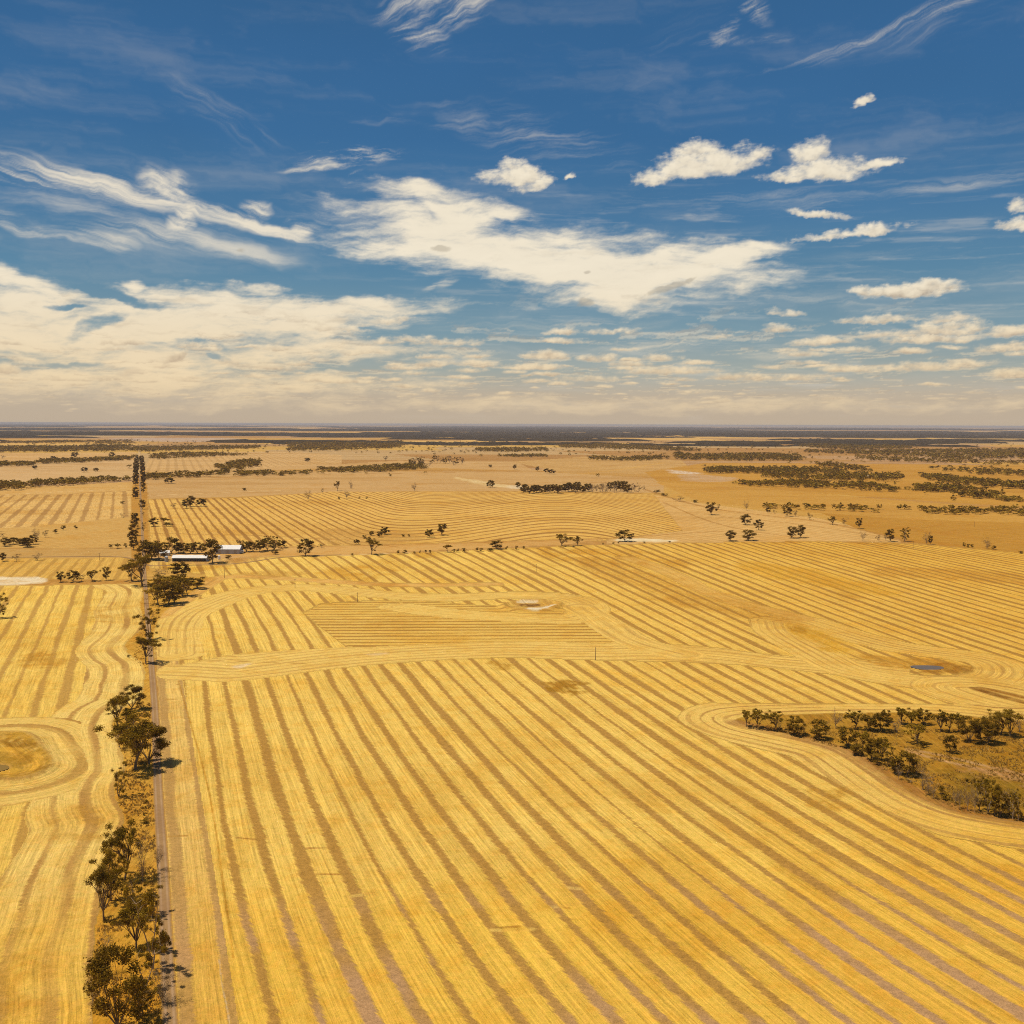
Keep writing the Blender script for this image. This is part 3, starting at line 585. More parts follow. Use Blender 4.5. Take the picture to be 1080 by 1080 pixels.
    Uj = n.m('ADD', U, n.m('ADD', n.m('MULTIPLY', n.m('SUBTRACT', fing, .5), .40), n.m('MULTIPLY', n.m('SUBTRACT', slow, .5), .26)))
    idn = n.m('FLOOR', n.m('ADD', U, .5))
    wn = n.node('ShaderNodeTexWhiteNoise', {'W': idn}, noise_dimensions='1D').outputs[0]
    wsh = n.node('ShaderNodeTexWhiteNoise', {'W': n.m('ADD', idn, 37.5)}, noise_dimensions='1D').outputs[0]
    Uj = n.m('ADD', Uj, n.m('MULTIPLY', n.m('SUBTRACT', wsh, .5), .09))
    D = n.m('ABSOLUTE', n.m('SUBTRACT', n.m('FRACT', Uj), .5))
    brk = n.noise(n.xyz(n.m('MULTIPLY', idn, 3.7), n.m('MULTIPLY', L, .012)), 1.0, 3, .6)
    thr = n.m('ADD', .285, n.m('ADD', n.m('MULTIPLY', wn, .12), n.m('MULTIPLY', n.m('SUBTRACT', brk, .5), .26)))
    mask = n.m('MULTIPLY', n.smooth(n.m('SUBTRACT', D, thr), -.05, .065), S, clamp=True)
    # drill rows and straw streaks along the swaths
    st1 = n.noise(n.xyz(n.m('MULTIPLY', u9, 1.5), n.m('MULTIPLY', L, .03)), 1.0, 4, .65)
    st2 = n.noise(n.xyz(n.m('MULTIPLY', u9, 4.5), n.m('MULTIPLY', L, .22)), 1.0, 3, .6)
    gr = n.noise(pos, .55, 6, .88); gr2 = n.noise(pos, 2.6, 3, .85)
    pt = n.noise(pos, .012, 4, .6); pt2 = n.noise(n.v('ADD', pos, (900, 300, 0)), .0042, 4, .55); pt3 = n.noise(n.v('ADD', pos, (100, 700, 0)), .05, 4, .65)
    a1 = n.lerp(n.smooth(pt, .50, .72, 0, .65), cA, n.lerp(1.0, cA, (.93, .80, .50, 1), 'MULTIPLY'))
    a1 = n.lerp(n.smooth(pt3, .56, .74, 0, .5), a1, n.lerp(1.0, cA, (.84, .72, .42, 1), 'MULTIPLY'))
    # thin tramlines in the light swaths
    line = n.m('MULTIPLY', n.smooth(n.m('ABSOLUTE', n.m('SUBTRACT', D, .11)), .0, .022, 1, 0), n.smooth(brk, .44, .56))
    a1 = n.lerp(n.m('MULTIPLY', n.m('MULTIPLY', line, S), .5), a1, n.lerp(1.0, a1, (1.12, 1.14, 1.22, 1), 'MULTIPLY'))
    line2 = n.m('MULTIPLY', n.smooth(n.m('ABSOLUTE', n.m('SUBTRACT', n.m('FRACT', n.m('MULTIPLY', Uj, 1.0)), .58)), .0, .028, 1, 0), n.smooth(brk, .56, .42))
    a1 = n.lerp(n.m('MULTIPLY', n.m('MULTIPLY', line2, S), .45), a1, n.lerp(1.0, a1, (.80, .72, .55, 1), 'MULTIPLY'))
    hue = n.noise(pos, .55, 5, .8); hue2 = n.noise(n.v('ADD', pos, (50, 50, 0)), .09, 5, .7)
    a1 = n.lerp(n.smooth(hue, .42, .62, 0, .75), a1, n.lerp(1.0, a1, (.99, .90, 1.06, 1), 'MULTIPLY'))
    a1 = n.lerp(n.smooth(hue2, .46, .62, 0, .6), a1, n.lerp(1.0, a1, (.93, .81, .62, 1), 'MULTIPLY'))
    spk = n.noise(pos, 1.3, 3, .6)
    a1 = n.lerp(n.m('MULTIPLY', n.smooth(spk, .62, .72), n.smooth(hue2, .45, .6, .1, .8)), a1, n.lerp(1.0, a1, (.72, .58, .35, 1), 'MULTIPLY'))
    v1 = n.m('ADD', n.m('MULTIPLY', n.m('SUBTRACT', st1, .5), 1.45), n.m('MULTIPLY', n.m('SUBTRACT', st2, .5), .75))
    v2 = n.m('ADD', n.m('MULTIPLY', n.m('SUBTRACT', gr, .5), 1.35), n.m('MULTIPLY', n.m('SUBTRACT', gr2, .5), 1.0))
    bright = n.m('ADD', 1.05, n.m('ADD', v1, v2))
    bB = n.m('ADD', 1.0, n.m('MULTIPLY', v2, 1.35))
    cb = n.lerp(n.smooth(pt3, .45, .75, 0, .5), cB, n.lerp(1.0, cB, (1.12, 1.12, 1.3, 1), 'MULTIPLY'))
    col = n.lerp(mask, n.v('SCALE', a1, bright), n.v('SCALE', cb, bB))
    col = n.lerp(n.smooth(pt2, .35, .68, .0, .30), col, n.lerp(1.0, col, (.90, .84, .74, 1), 'MULTIPLY'))
    # rough pasture: tussocks, bare spots
    wild = n.smooth(S, .0, .12, 1, 0)
    tus = n.noise(pos, .22, 5, .75)
    col = n.lerp(n.m('MULTIPLY', wild, n.smooth(tus, .46, .66, 0, .62)), col, n.lerp(1.0, col, (.74, .64, .42, 1), 'MULTIPLY'))
    col = n.lerp(n.m('MULTIPLY', wild, n.smooth(tus, .50, .34, 0, .5)), col, n.lerp(1.0, col, (1.16, 1.18, 1.22, 1), 'MULTIPLY'))
    # broad drifts across the far paddocks
    dr = n.noise(n.v('MULTIPLY', pos, (.0022, .0060, 0)), 1.0, 6, .65)
    fard = n.smooth(n.sep(pos)[1], 700, 1500)
    col = n.lerp(n.m('MULTIPLY', fard, n.smooth(dr, .48, .66, 0, .75)), col, n.lerp(1.0, col, (.84, .76, .60, 1), 'MULTIPLY'))
    col = n.lerp(n.m('MULTIPLY', fard, n.smooth(dr, .47, .34, 0, .5)), col, n.lerp(1.0, col, (1.08, 1.08, 1.12, 1), 'MULTIPLY'))
    bump = n.node('ShaderNodeBump', {'Height': n.m('ADD', gr2, n.m('ADD', n.m('MULTIPLY', gr, 1.2), n.m('MULTIPLY', n.m('SUBTRACT', 1.0, mask), .5))), 'Distance': .35, 'Strength': .6})
    bs = n.node('ShaderNodeBsdfPrincipled', {'Base Color': col, 'Roughness': .95, 'Specular IOR Level': .05, 'Normal': bump.outputs[0]})
    n.node('ShaderNodeOutputMaterial', {'Surface': bs.outputs[0]})
    me.materials.append(mt)

POND_PX = {'a': [(957, 702.2), (975, 701.5), (993, 702.6), (997, 705), (985, 706.8), (968, 705.8)], 'b': [(-30, 806.5), (-2, 806.2), (9, 807.5), (10, 810.5), (2, 813), (-8, 814.5), (-30, 815)]}
build_ground()

# ------------------------------------------------------------------ materials
def simple(name, col, rough=.9, var=.0, scale=1.0, metal=0.0, spec=.1):
    mt = bpy.data.materials.new(name); mt.use_nodes = True; n = NT(mt.node_tree)
    c = rgba(col)
    if var:
        p = n.node('ShaderNodeTexCoord').outputs['Object']
        f = n.noise(p, scale, 4, .65)
        c = n.lerp(n.smooth(f, .3, .7), rgba(np.asarray(col) * (1 - var)), rgba(np.clip(np.asarray(col) * (1 + var), 0, .95)))
    b = n.node('ShaderNodeBsdfPrincipled', {'Base Color': c, 'Roughness': rough, 'Metallic': metal, 'Specular IOR Level': spec})
    n.node('ShaderNodeOutputMaterial', {'Surface': b.outputs[0]}); return mt
def leaf_mat(name, dark, light, tip):
    mt = bpy.data.materials.new(name); mt.use_nodes = True; n = NT(mt.node_tree)
    rnd = n.node('ShaderNodeAttribute', attribute_name='tone').outputs['Fac']
    orr = n.node('ShaderNodeObjectInfo').outputs['Random']
    c = n.lerp(rnd, rgba(dark), rgba(light)); c = n.lerp(n.smooth(rnd, .75, 1), c, rgba(tip))
    c = n.v('SCALE', c, n.m('ADD', .78, n.m('MULTIPLY', orr, .5)))
    d = n.node('ShaderNodeBsdfDiffuse', {'Color': c, 'Roughness': .6}); t = n.node('ShaderNodeBsdfTranslucent', {'Color': c})
    mx = n.node('ShaderNodeMixShader', {0: .22, 1: d.outputs[0], 2: t.outputs[0]})
    n.node('ShaderNodeOutputMaterial', {'Surface': mx.outputs[0]}); return mt
M_LEAF = leaf_mat('gum_leaves', (.115, .070, .008), (.42, .265, .022), (.56, .39, .06))
M_DARK = leaf_mat('dense_gum_leaves', (.085, .050, .007), (.30, .182, .018), (.42, .27, .045))
M_DRY = leaf_mat('thin_brown_leaves', (.13, .08, .03), (.26, .165, .065), (.33, .23, .11))
M_BARK = simple('gum_bark', (.21, .15, .09), var=.35, scale=1.2)
M_PALE = simple('pale_dead_wood', (.40, .31, .22), var=.3, scale=1.5)
M_WOOD = simple('pole_timber', (.20, .15, .10), var=.2, scale=3)

# ------------------------------------------------------------------ trees
def tube_mesh(segs, k=5):
    """segs: list of polylines [(point, radius), ...] -> verts, quads"""
    V, F_ = [], []; ang = np.arange(k) * 2 * np.pi / k; ca, sa = np.cos(ang), np.sin(ang)
    for line in segs:
        base_ = len(V)
        for i, (p, r) in enumerate(line):
            a = line[max(i - 1, 0)][0]; b = line[min(i + 1, len(line) - 1)][0]; t = np.asarray(b) - np.asarray(a); t = t / (np.linalg.norm(t) + 1e-9)
            u = np.cross(t, [.31, .95, .05]); u /= np.linalg.norm(u) + 1e-9; v = np.cross(t, u)
            for q in range(k): V.append(p + r * (ca[q] * u + sa[q] * v))
        for i in range(len(line) - 1):
            for q in range(k):
                a = base_ + i * k + q; b = base_ + i * k + (q + 1) % k; F_.append((a, b, b + k, a + k))
    return np.array(V), np.array(F_)
def limb(rng, a, b, ra, rb, sag=.12, n=4):
    a, b = np.asarray(a, float), np.asarray(b, float); L = np.linalg.norm(b - a); off = rng.normal(0, 1, 3) * L * sag; off[2] = abs(off[2]) * .6
    out = []
    for i in range(n + 1):
        t = i / n; p = a * (1 - t) + b * t + off * math.sin(math.pi * t) * .6 + (rng.normal(0, .02 * L, 3) if 0 < i < n else 0)
        out.append((p, ra * (1 - t) + rb * t))
    return out
def leaf_cloud(rng, centres, radii, n, size):
    """n small elongated leaf sprays spread through clumps; returns verts, quads, tone"""
    w = np.array([r[0] * r[1] * r[2] for r in radii]) ** .7; w /= w.sum()
    ci = rng.choice(len(centres), n, p=w); c = np.array(centres)[ci]; r = np.array(radii)[ci]
    d = rng.normal(0, 1, (n, 3)); d /= np.linalg.norm(d, axis=1)[:, None]; rad = rng.rand(n) ** .6
    p = c + d * rad[:, None] * r * (1 + .25 * rng.normal(0, 1, (n, 1)) * (rng.rand(n, 1) < .3))
    u = rng.normal(0, 1, (n, 3)); u[:, 2] *= .7; u /= np.linalg.norm(u, axis=1)[:, None]
    nn = d * .8 + rng.normal(0, .7, (n, 3)); nn[:, 2] += .5; v = np.cross(nn, u); v /= np.linalg.norm(v, axis=1)[:, None] + 1e-9
    s = size * (.55 + .9 * rng.rand(n))[:, None]; u = u * s; v = v * s * .48
    V = np.stack([p - u, p + v * .9 - u * .1, p + u, p - v * .9 + u * .1], 1).reshape(-1, 3)
    F_ = np.arange(4 * n).reshape(-1, 4)
    clump_tone = rng.rand(len(centres))[ci]
    tone = np.clip(.45 * clump_tone + .55 * rng.rand(n), 0, 1)
    return V, F_, np.repeat(tone, 4)
def tree_shape(kind, seed, nleaf, size, H=12.0, Wd=10.0, twigs=True):
    rng = np.random.RandomState(seed); segs = []; cs = []; rs = []
    def puff(c, a, b): cs.append(np.asarray(c, float)); rs.append([Wd * rng.uniform(a, b) * 1.15, Wd * rng.uniform(a, b) * 1.15, H * rng.uniform(a, b) * .66])
    if kind == 'umbrella':
        fh = H * rng.uniform(.10, .26); f = np.array([rng.normal(0, .5), rng.normal(0, .5), fh]); nl = rng.randint(5, 8)
        segs.append(limb(rng, (0, 0, -.3), f, .34, .26, .03))
        for i in range(nl):
            a = i * 2 * np.pi / nl + rng.uniform(-.4, .4); rr = Wd * .5 * rng.uniform(.30, .85); e = np.array([rr * math.cos(a), rr * math.sin(a), H * (.95 - .34 * (rr / (Wd * .5)) ** 2) * rng.uniform(.84, 1)])
            mid = f * .45 + e * .55 + [0, 0, -.5]
            segs.append(limb(rng, f, mid, .20, .12, .07, 3))
            for q in range(5):
                t = e + rng.normal(0, Wd * .12, 3) * [1, 1, .45]; segs.append(limb(rng, mid, t, .09, .025, .12, 3)); puff(t, .065, .125)
            if rng.rand() < .5: t = mid + rng.normal(0, .9, 3); segs.append(limb(rng, mid, t, .06, .02, .1, 2)); puff(t, .06, .10)
        for i in range(3):
            t = f + [rng.normal(0, 1.1), rng.normal(0, 1.1), H * rng.uniform(.8, .97) - fh]; segs.append(limb(rng, f, t, .14, .03)); puff(t, .08, .13)
    elif kind == 'round':
        fh = H * rng.uniform(.06, .14); f = np.array([0, 0, fh]); segs.append(limb(rng, (0, 0, -.3), f, .36, .3, .02))
        for i in range(26):
            a = rng.rand() * 6.28; ph = rng.uniform(-.75, 1); rr = Wd * .40 * math.sqrt(max(0, 1 - ph * ph * .85)) * rng.uniform(.45, 1.05)
            t = np.array([rr * math.cos(a), rr * math.sin(a), H * (.54 + .38 * ph)]); puff(t, .09, .155)
            if i % 2: segs.append(limb(rng, f, t, .11, .03, .1, 3))
    elif kind == 'tall':
        ns = rng.randint(2, 5)
        for s in range(ns):
            top = np.array([rng.normal(0, Wd * .2), rng.normal(0, Wd * .2), H * rng.uniform(.78, 1)]); ln = limb(rng, (0, 0, -.3), top, .25, .05, .08, 6); segs.append(ln)
            for i in range(10):
                q = ln[rng.randint(1, 7)][0]; a = rng.rand() * 6.28; t = q + [math.cos(a) * Wd * rng.uniform(.12, .42), math.sin(a) * Wd * rng.uniform(.12, .42), H * rng.uniform(.02, .16)]
                segs.append(limb(rng, q, t, .07, .02, .12, 3)); puff(t, .055, .12)
    elif kind == 'bare':
        fh = H * rng.uniform(.06, .22); f = np.array([rng.normal(0, .4), rng.normal(0, .4), fh]); segs.append(limb(rng, (0, 0, -.3), f, .24, .18, .03)); nl = rng.randint(5, 8)
        for i in range(nl):
            a = i * 6.28 / nl + rng.uniform(-.4, .4); rr = Wd * .5 * rng.uniform(.3, .95); e = np.array([rr * math.cos(a), rr * math.sin(a), H * rng.uniform(.55, 1)]); ln = limb(rng, f, e, .12, .03, .14, 5); segs.append(ln)
            for q in range(9 if twigs else 3):
                p = ln[rng.randint(1, 6)][0]; t = p + rng.normal(0, 1, 3) * Wd * .13 + [0, 0, H * .08]; s2 = limb(rng, p, t, .045, .018, .14, 3); segs.append(s2)
                if twigs:
                    for w_ in range(4): segs.append(limb(rng, s2[1 + w_ % 3][0], s2[1 + w_ % 3][0] + rng.normal(0, 1, 3) * Wd * .07 + [0, 0, H * .035], .022, .01, .05, 1))
                puff(t, .10, .2)
    else:  # shrub
        for i in range(11):
            a = rng.rand() * 6.28; rr = Wd * .32 * math.sqrt(rng.rand()); t = np.array([rr * math.cos(a), rr * math.sin(a), H * rng.uniform(.25, .8)]); segs.append(limb(rng, (0, 0, -.2), t, .09, .03, .1, 2)); puff(t, .16, .24)
    lv = leaf_cloud(rng, cs, rs, nleaf, size)
    # bring the crown to its nominal spread and height
    LV = lv[0]; sx = Wd / max(1e-3, (np.percentile(LV[:, 0], 99) - np.percentile(LV[:, 0], 1) + np.percentile(LV[:, 1], 99) - np.percentile(LV[:, 1], 1)) / 2); sz = H / np.percentile(LV[:, 2], 99)
    k_ = np.array([sx, sx, sz]); segs = [[(p * k_, r) for p, r in ln] for ln in segs]
    return segs, (LV * k_, lv[1], lv[2])
def make_mesh(name, V, F_, mats, tone=None, midx=None):
    me = bpy.data.meshes.new(name); V = np.asarray(V, np.float32); F_ = np.asarray(F_, np.int32)
    me.vertices.add(len(V)); me.vertices.foreach_set('co', V.ravel()); me.loops.add(F_.size); me.loops.foreach_set('vertex_index', F_.ravel())
    me.polygons.add(len(F_)); me.polygons.foreach_set('loop_start', np.arange(0, F_.size, 4, dtype=np.int32))
    for m in mats: me.materials.append(m)
    if midx is not None: me.polygons.foreach_set('material_index', np.asarray(midx, np.int32))
    me.update(calc_edges=True)
    if tone is not None: me.attributes.new('tone', 'FLOAT', 'POINT').data.foreach_set('value', np.asarray(tone, np.float32))
    return me
PROTO = {}
COUNT = {'umbrella': 1.0, 'round': 1.2, 'tall': .75, 'bare': .22, 'shrub': .5}
LEAFM = {'umbrella': M_LEAF, 'round': M_DARK, 'tall': M_LEAF, 'bare': M_DRY, 'shrub': M_DARK}
LOD = {'near': (7000, .20, True), 'mid': (1500, .42, True), 'far': (380, 1.0, False)}
def proto(kind, v, lod):
    key = (kind, v, lod)
    if key not in PROTO:
        n, s, tw = LOD[lod]; n = int(n * COUNT[kind]); 
        if kind == 'bare': s *= .6; n *= 2
        segs, (LV, LF, tone) = tree_shape(kind, 100 + v * 17 + len(kind), n, s, twigs=tw)
        if lod == 'far' and kind != 'bare': segs = segs[:6]
        TV, TF = tube_mesh(segs, 3 if lod == 'far' else 5); bark = M_PALE if kind == 'bare' or (kind == 'tall' and v % 2) else M_BARK
        if lod == 'far':
            PROTO[key] = (make_mesh('gum_tree', np.concatenate([TV, LV]), np.concatenate([TF, LF + len(TV)]), [bark, LEAFM[kind]], np.concatenate([np.zeros(len(TV)), tone]), [0] * len(TF) + [1] * len(LF)),)
        else:
            PROTO[key] = (make_mesh('trunk', TV, TF, [bark]), make_mesh('crown', LV, LF, [LEAFM[kind]], tone))
    return PROTO[key]
KINDNAME = {'umbrella': 'spreading_gum_tree', 'round': 'round_gum_tree', 'tall': 'tall_gum_tree', 'bare': 'bare_gum_tree', 'shrub': 'shrub'}
TREES = []
trng = np.random.RandomState(5)
def tree(px, py, w, h, kind, label, group, var=None):
    """px, py: foot of the tree as surveyed; w, h: its spread and height in photograph pixels"""
    g = G(px, py); k = pxm(px, py); ww, hh = w / k, h / k
    lod = 'near' if h >= 26 else ('mid' if h >= 9 else 'far')
    v = trng.randint(0, 4) if var is None else var
    ms = proto(kind, v, lod); sc = (ww / 10.0, ww / 10.0, hh / 12.0); rz = trng.rand() * 6.28
    if len(ms) == 1:
        root = bpy.data.objects.new(KINDNAME[kind], ms[0]); C.objects.link(root)
    else:
        root = bpy.data.objects.new(KINDNAME[kind], None); root.empty_display_size = .5; C.objects.link(root)
        for nm, me in zip(('trunk', 'crown'), ms):
            o = bpy.data.objects.new(nm, me); C.objects.link(o); o.parent = root
    root.location = (g[0], g[1], 0); root.scale = sc; root.rotation_euler = (0, 0, rz)
    root['label'] = label; root['category'] = 'shrub' if kind == 'shrub' else 'tree'
    if group: root['group'] = group
    TREES.append(root); return root
ORD = ['first', 'second', 'third', 'fourth', 'fifth', 'sixth', 'seventh', 'eighth', 'ninth', 'tenth', 'eleventh', 'twelfth', 'thirteenth', 'fourteenth', 'fifteenth', 'sixteenth', 'seventeenth', 'eighteenth', 'nineteenth', 'twentieth']
ORD += ['twenty-' + o for o in ORD[:9]] + ['thirtieth'] + ['thirty-' + o for o in ORD[:9]]
LOOK = {'umbrella': 'spreading olive gum', 'round': 'dense dark gum', 'tall': 'tall loose gum', 'bare': 'thin bare-limbed tree', 'shrub': 'low dark shrub'}
def cluster(place, group, items, order='left'):
    """items: (px, py, w, h, kind[, own label]); the label counts them the way the eye would"""
    key = (lambda t: t[0]) if order == 'left' else (lambda t: -t[1])
    for i, t in enumerate(sorted(items, key=key)):
        lab = t[5] if len(t) > 5 else LOOK[t[4]] + ', ' + ORD[i] + (' from the left ' if order == 'left' else ' from the near end ') + place
        tree(t[0], t[1], t[2], t[3], t[4], lab, group)
u_, r_, t_, b_, s_ = 'umbrella', 'round', 'tall', 'bare', 'shrub'
cluster('in the clump at the bottom left beside the track', 'gum trees on the verge beside the dirt track', [
    (125, 1092, 52, 98, r_, 'big dense dark gum nearest the camera at the bottom left of the verge'),
    (109, 1030, 22, 52, b_, 'thin leafless grey twigs rising behind the nearest dense dark gum'),
    (172, 1058, 28, 46, b_, 'dark dead bush with long bare twigs at the right edge of the verge'),
    (153, 1048, 30, 46, t_, 'gum with forked pale limbs leaning left over the near verge'),
    (161, 1022, 36, 92, t_, 'tallest slender pale-limbed gum in the near verge clump'),
    (172, 1004, 22, 44, t_, 'dark leafy gum whose branches lean out over the dirt track'),
    (110, 972, 34, 64, u_, 'gum with two bare stems under a flat crown at the left verge edge'),
    (117, 950, 32, 56, u_, 'dense spreading gum in the middle of the near verge clump'),
    (131, 928, 36, 60, u_, 'spreading gum with the highest crown at the top of the near clump'),
    (150, 930, 20, 52, b_, 'thin dead sapling beside the track at the top of the near clump'),
    (98, 1062, 16, 40, b_, 'small bare twiggy tree at the left foot of the dense dark gum'),
    (143, 1000, 34, 50, u_, 'open olive gum between the left pair and the tallest slender gum'),
    (140, 962, 26, 40, t_, 'loose gum right behind the gum with two bare stems'),
    (160, 968, 22, 36, t_, 'thin gum at the track side just above the tallest slender gum'),
    (148, 1074, 30, 44, t_, 'bushy gum between the nearest dense gum and the dark dead bush'),
    (167, 918, 14, 30, b_, 'leafless sapling leaning to the track beyond the clump')], 'near')
cluster('in the verge clump beside the farm dam', 'gum trees on the verge beside the dirt track', [
    (125, 840, 18, 37, t_, 'slim gum standing alone on the verge below the middle clump'),
    (143, 812, 50, 55, u_, 'broad umbrella gum, largest of the middle verge clump by the dam'),
    (157, 806, 34, 42, r_, 'dense dark gum on the track side of the broad umbrella gum'),
    (124, 768, 24, 36, u_, 'bare-stemmed umbrella gum at the left of the middle verge clump'),
    (139, 749, 22, 26, r_, 'dark round gum at the far end of the middle verge clump'),
    (136, 770, 34, 22, u_, 'low wide gum between the umbrella gums of the middle clump'),
    (147, 745, 5, 12, b_, 'bare broken spike of a dead tree beside the round dark gum'),
    (127, 790, 20, 26, b_, 'leafless thin tree at the left foot of the broad umbrella gum')], 'near')
cluster('on the verge below the farm', 'gum trees on the verge beside the dirt track', [
    (154, 700, 24, 29, u_, 'lone spreading gum with its shade on the bulge of the verge'),
    (158, 674, 22, 34, t_, 'tall pale-trunked gum just beyond the lone spreading gum'),
    (167, 638, 22, 22, u_), (178, 638, 24, 24, r_), (175, 626, 26, 20, u_), (192, 629, 20, 19, u_), (187, 622, 18, 16, u_), (198, 628, 12, 16, u_), (208, 621, 18, 12, r_), (184, 636, 18, 20, r_), (165, 624, 16, 14, u_),
    (150, 618, 30, 33, u_, 'biggest spreading gum at the junction of track and farm road'),
    (139, 613, 20, 20, u_, 'low gum joined to the left side of the biggest junction gum'),
    (189, 611, 19, 18, r_, 'dark round gum right of the thin trees below the white shed'),
    (170, 614, 18, 16, b_, 'thin bare tree between the junction gum and the dark round gum')], 'near')
cluster('in the row beside the white salt patch', 'small trees in a row by the white salt patch', [(64, 614, 9, 11, r_), (77, 614, 12, 12, r_), (86, 613, 7, 7, b_), (97, 613, 13, 12, u_), (112, 612, 8, 14, r_)])
tree(-1, 652, 16, 26, t_, 'gum cut off by the left picture edge in the striped paddock', None)
cluster('around the farm sheds', 'trees around the farm sheds', [(153, 590, 16, 20, r_), (160, 590, 22, 19, r_), (168, 591, 14, 18, r_), (181, 584, 16, 17, r_), (188, 583, 10, 10, r_), (194, 584, 12, 11, r_), (201, 584, 12, 11, r_), (208, 584, 11, 12, r_),
    (224, 594, 20, 25, r_, 'tallest dark gum between the long shed and the hay shed'), (213, 584, 10, 9, b_), (241, 589.5, 7, 4, s_)])
cluster('in the belt right of the farm sheds', 'trees in the belt right of the farm', [(254, 583, 8, 13, t_), (260, 582, 12, 11, r_), (267, 582, 10, 10, r_), (274, 582, 12, 12, r_), (282, 580.5, 14, 13, r_), (289, 580, 13, 15, t_), (297, 578, 10, 8, r_), (290, 585, 7, 5, s_)])
tree(322, 586.5, 16, 18, r_, 'lone round dark gum right of the farm belt at the paddock edge', 'lone paddock trees')
tree(339, 578, 7, 5, b_, 'tiny bare bush just right of the lone round dark gum', None)
# avenue along the road to the horizon
cluster('in the left avenue row', 'trees of the road avenue', [(141, 580, 9, 13, r_), (140.5, 572, 9, 12, r_), (141, 565, 10, 13, r_), (142, 557, 9, 12, r_), (142, 549, 7, 8, r_), (143, 526, 6, 8, r_), (143, 521.5, 6, 8, r_), (143, 512, 6, 8, r_), (143, 507, 6, 8, r_), (143.5, 503, 6, 8, r_),
    (143.5, 499, 6, 8, r_), (144, 496, 6, 7, r_), (144, 493, 6, 7, r_), (144, 490, 5, 6, r_), (144.5, 487.5, 5, 6, r_), (137, 494, 6, 4, u_)], 'near')
cluster('in the right avenue row', 'trees of the road avenue', [(152, 577, 5, 9, b_), (151.5, 560, 4, 9, t_), (150.5, 537, 7, 10, r_), (151, 545, 4, 6, b_), (151, 520, 5, 9, r_), (151, 515, 5, 9, r_), (151, 510, 5, 8, r_), (151, 506, 5, 8, r_), (150.5, 502, 5, 8, r_), (150.5, 498, 5, 8, r_), (150, 495, 5, 7, r_), (150, 492, 5, 7, r_), (149.5, 489, 5, 6, r_), (149.5, 486.5, 5, 6, r_)], 'near')
cluster('in the paddock right of the avenue', 'scattered trees right of the avenue', [(162, 555, 10, 9, r_), (173, 553, 10, 7, u_), (178, 555, 8, 4, r_), (183, 536.5, 7, 6, b_), (197, 536, 11, 9, r_), (201, 534, 10, 11, r_), (212, 534, 10, 8, r_), (178, 510, 9, 6, r_), (130, 546, 8, 5, b_), (129, 531, 5, 2.5, s_)])
cluster('in the clump at the left picture edge', 'trees of the clump at the left edge', [(5, 576, 11, 9, r_), (14, 574, 12, 7, r_), (24, 575, 12, 7, r_), (29, 577, 14, 10, r_), (38, 571, 10, 15, b_), (35, 574, 9, 10, r_), (48, 567, 7, 8, b_), (1, 566, 9, 6, b_), (58, 563, 5, 5, s_), (67, 559, 5, 5, s_), (80, 558, 4, 4, s_)])
cluster('along the lane left of the avenue', 'small trees along the lane at left', [(3, 592, 7, 9, r_), (17, 592, 10, 8, b_), (39, 591, 10, 9, b_), (117, 578, 5, 4, s_), (124, 578.5, 7, 5, u_), (132, 578, 4, 5, s_)])
cluster('in the middle paddock beyond the farm', 'lone paddock trees', [(392, 585, 16, 17, u_), (453, 566.5, 9, 8, r_), (466, 564.5, 10, 12, r_), (472, 582.5, 8, 8, u_), (524, 579, 13, 9, r_), (593, 576, 19, 13, u_), (609, 575.5, 11, 10, u_), (659, 571, 16, 12, r_)])
cluster('in the shrubby corner of the middle paddock', 'shrubs by the paddock tracks', [(376, 574, 6, 5, r_), (384, 568, 5, 3.5, s_), (389, 569, 5, 3, s_), (392, 565, 5, 5, r_), (400, 566.5, 6, 6, r_), (406, 564, 9, 8, r_), (425, 566, 4, 2.5, s_), (431, 566, 3, 2.5, s_)])
cluster('in the middle fence line', 'shrubs along the fence line', [(372, 586, 3, 2.5, s_), (419.5, 584.5, 4, 4, s_), (427, 584, 5, 4, s_), (437, 584, 2.5, 2.5, s_), (443, 583.5, 2.5, 3, s_), (449, 583.5, 3, 3.5, s_), (453.5, 583.5, 3, 3.5, s_), (478.5, 583, 3.5, 4, s_), (482.5, 582.5, 3.5, 4, s_), (489.5, 582.5, 4.5, 4.5, s_), (503, 581.5, 4, 4, s_), (508, 581.5, 4.5, 3.5, s_), (518, 581, 8, 3, s_), (534, 580, 4, 4, s_), (545, 579.5, 3.5, 4, s_), (552.5, 579, 3, 3, s_),
    (636, 574.5, 2, 2, s_), (647, 574, 2.5, 2.2, s_), (652, 573.5, 2, 2, s_), (679, 573, 3, 2, s_), (706, 572.5, 3, 2, s_)])
cluster('on the tan paddock beyond the swaths', 'trees on the tan paddock', [(325, 528, 8, 11, b_), (340, 521, 3, 6, b_), (356, 517.5, 7, 10, u_), (357.5, 527, 3, 3, s_), (370, 515.5, 5, 9, b_), (366, 526, 9, 9, b_), (437, 518, 8, 9, b_), (517, 514.5, 8, 8, r_), (546, 514.5, 6, 6, r_), (379, 526, 2.5, 2, s_), (387, 526, 3, 2, s_), (258, 517.5, 5, 3, s_)])
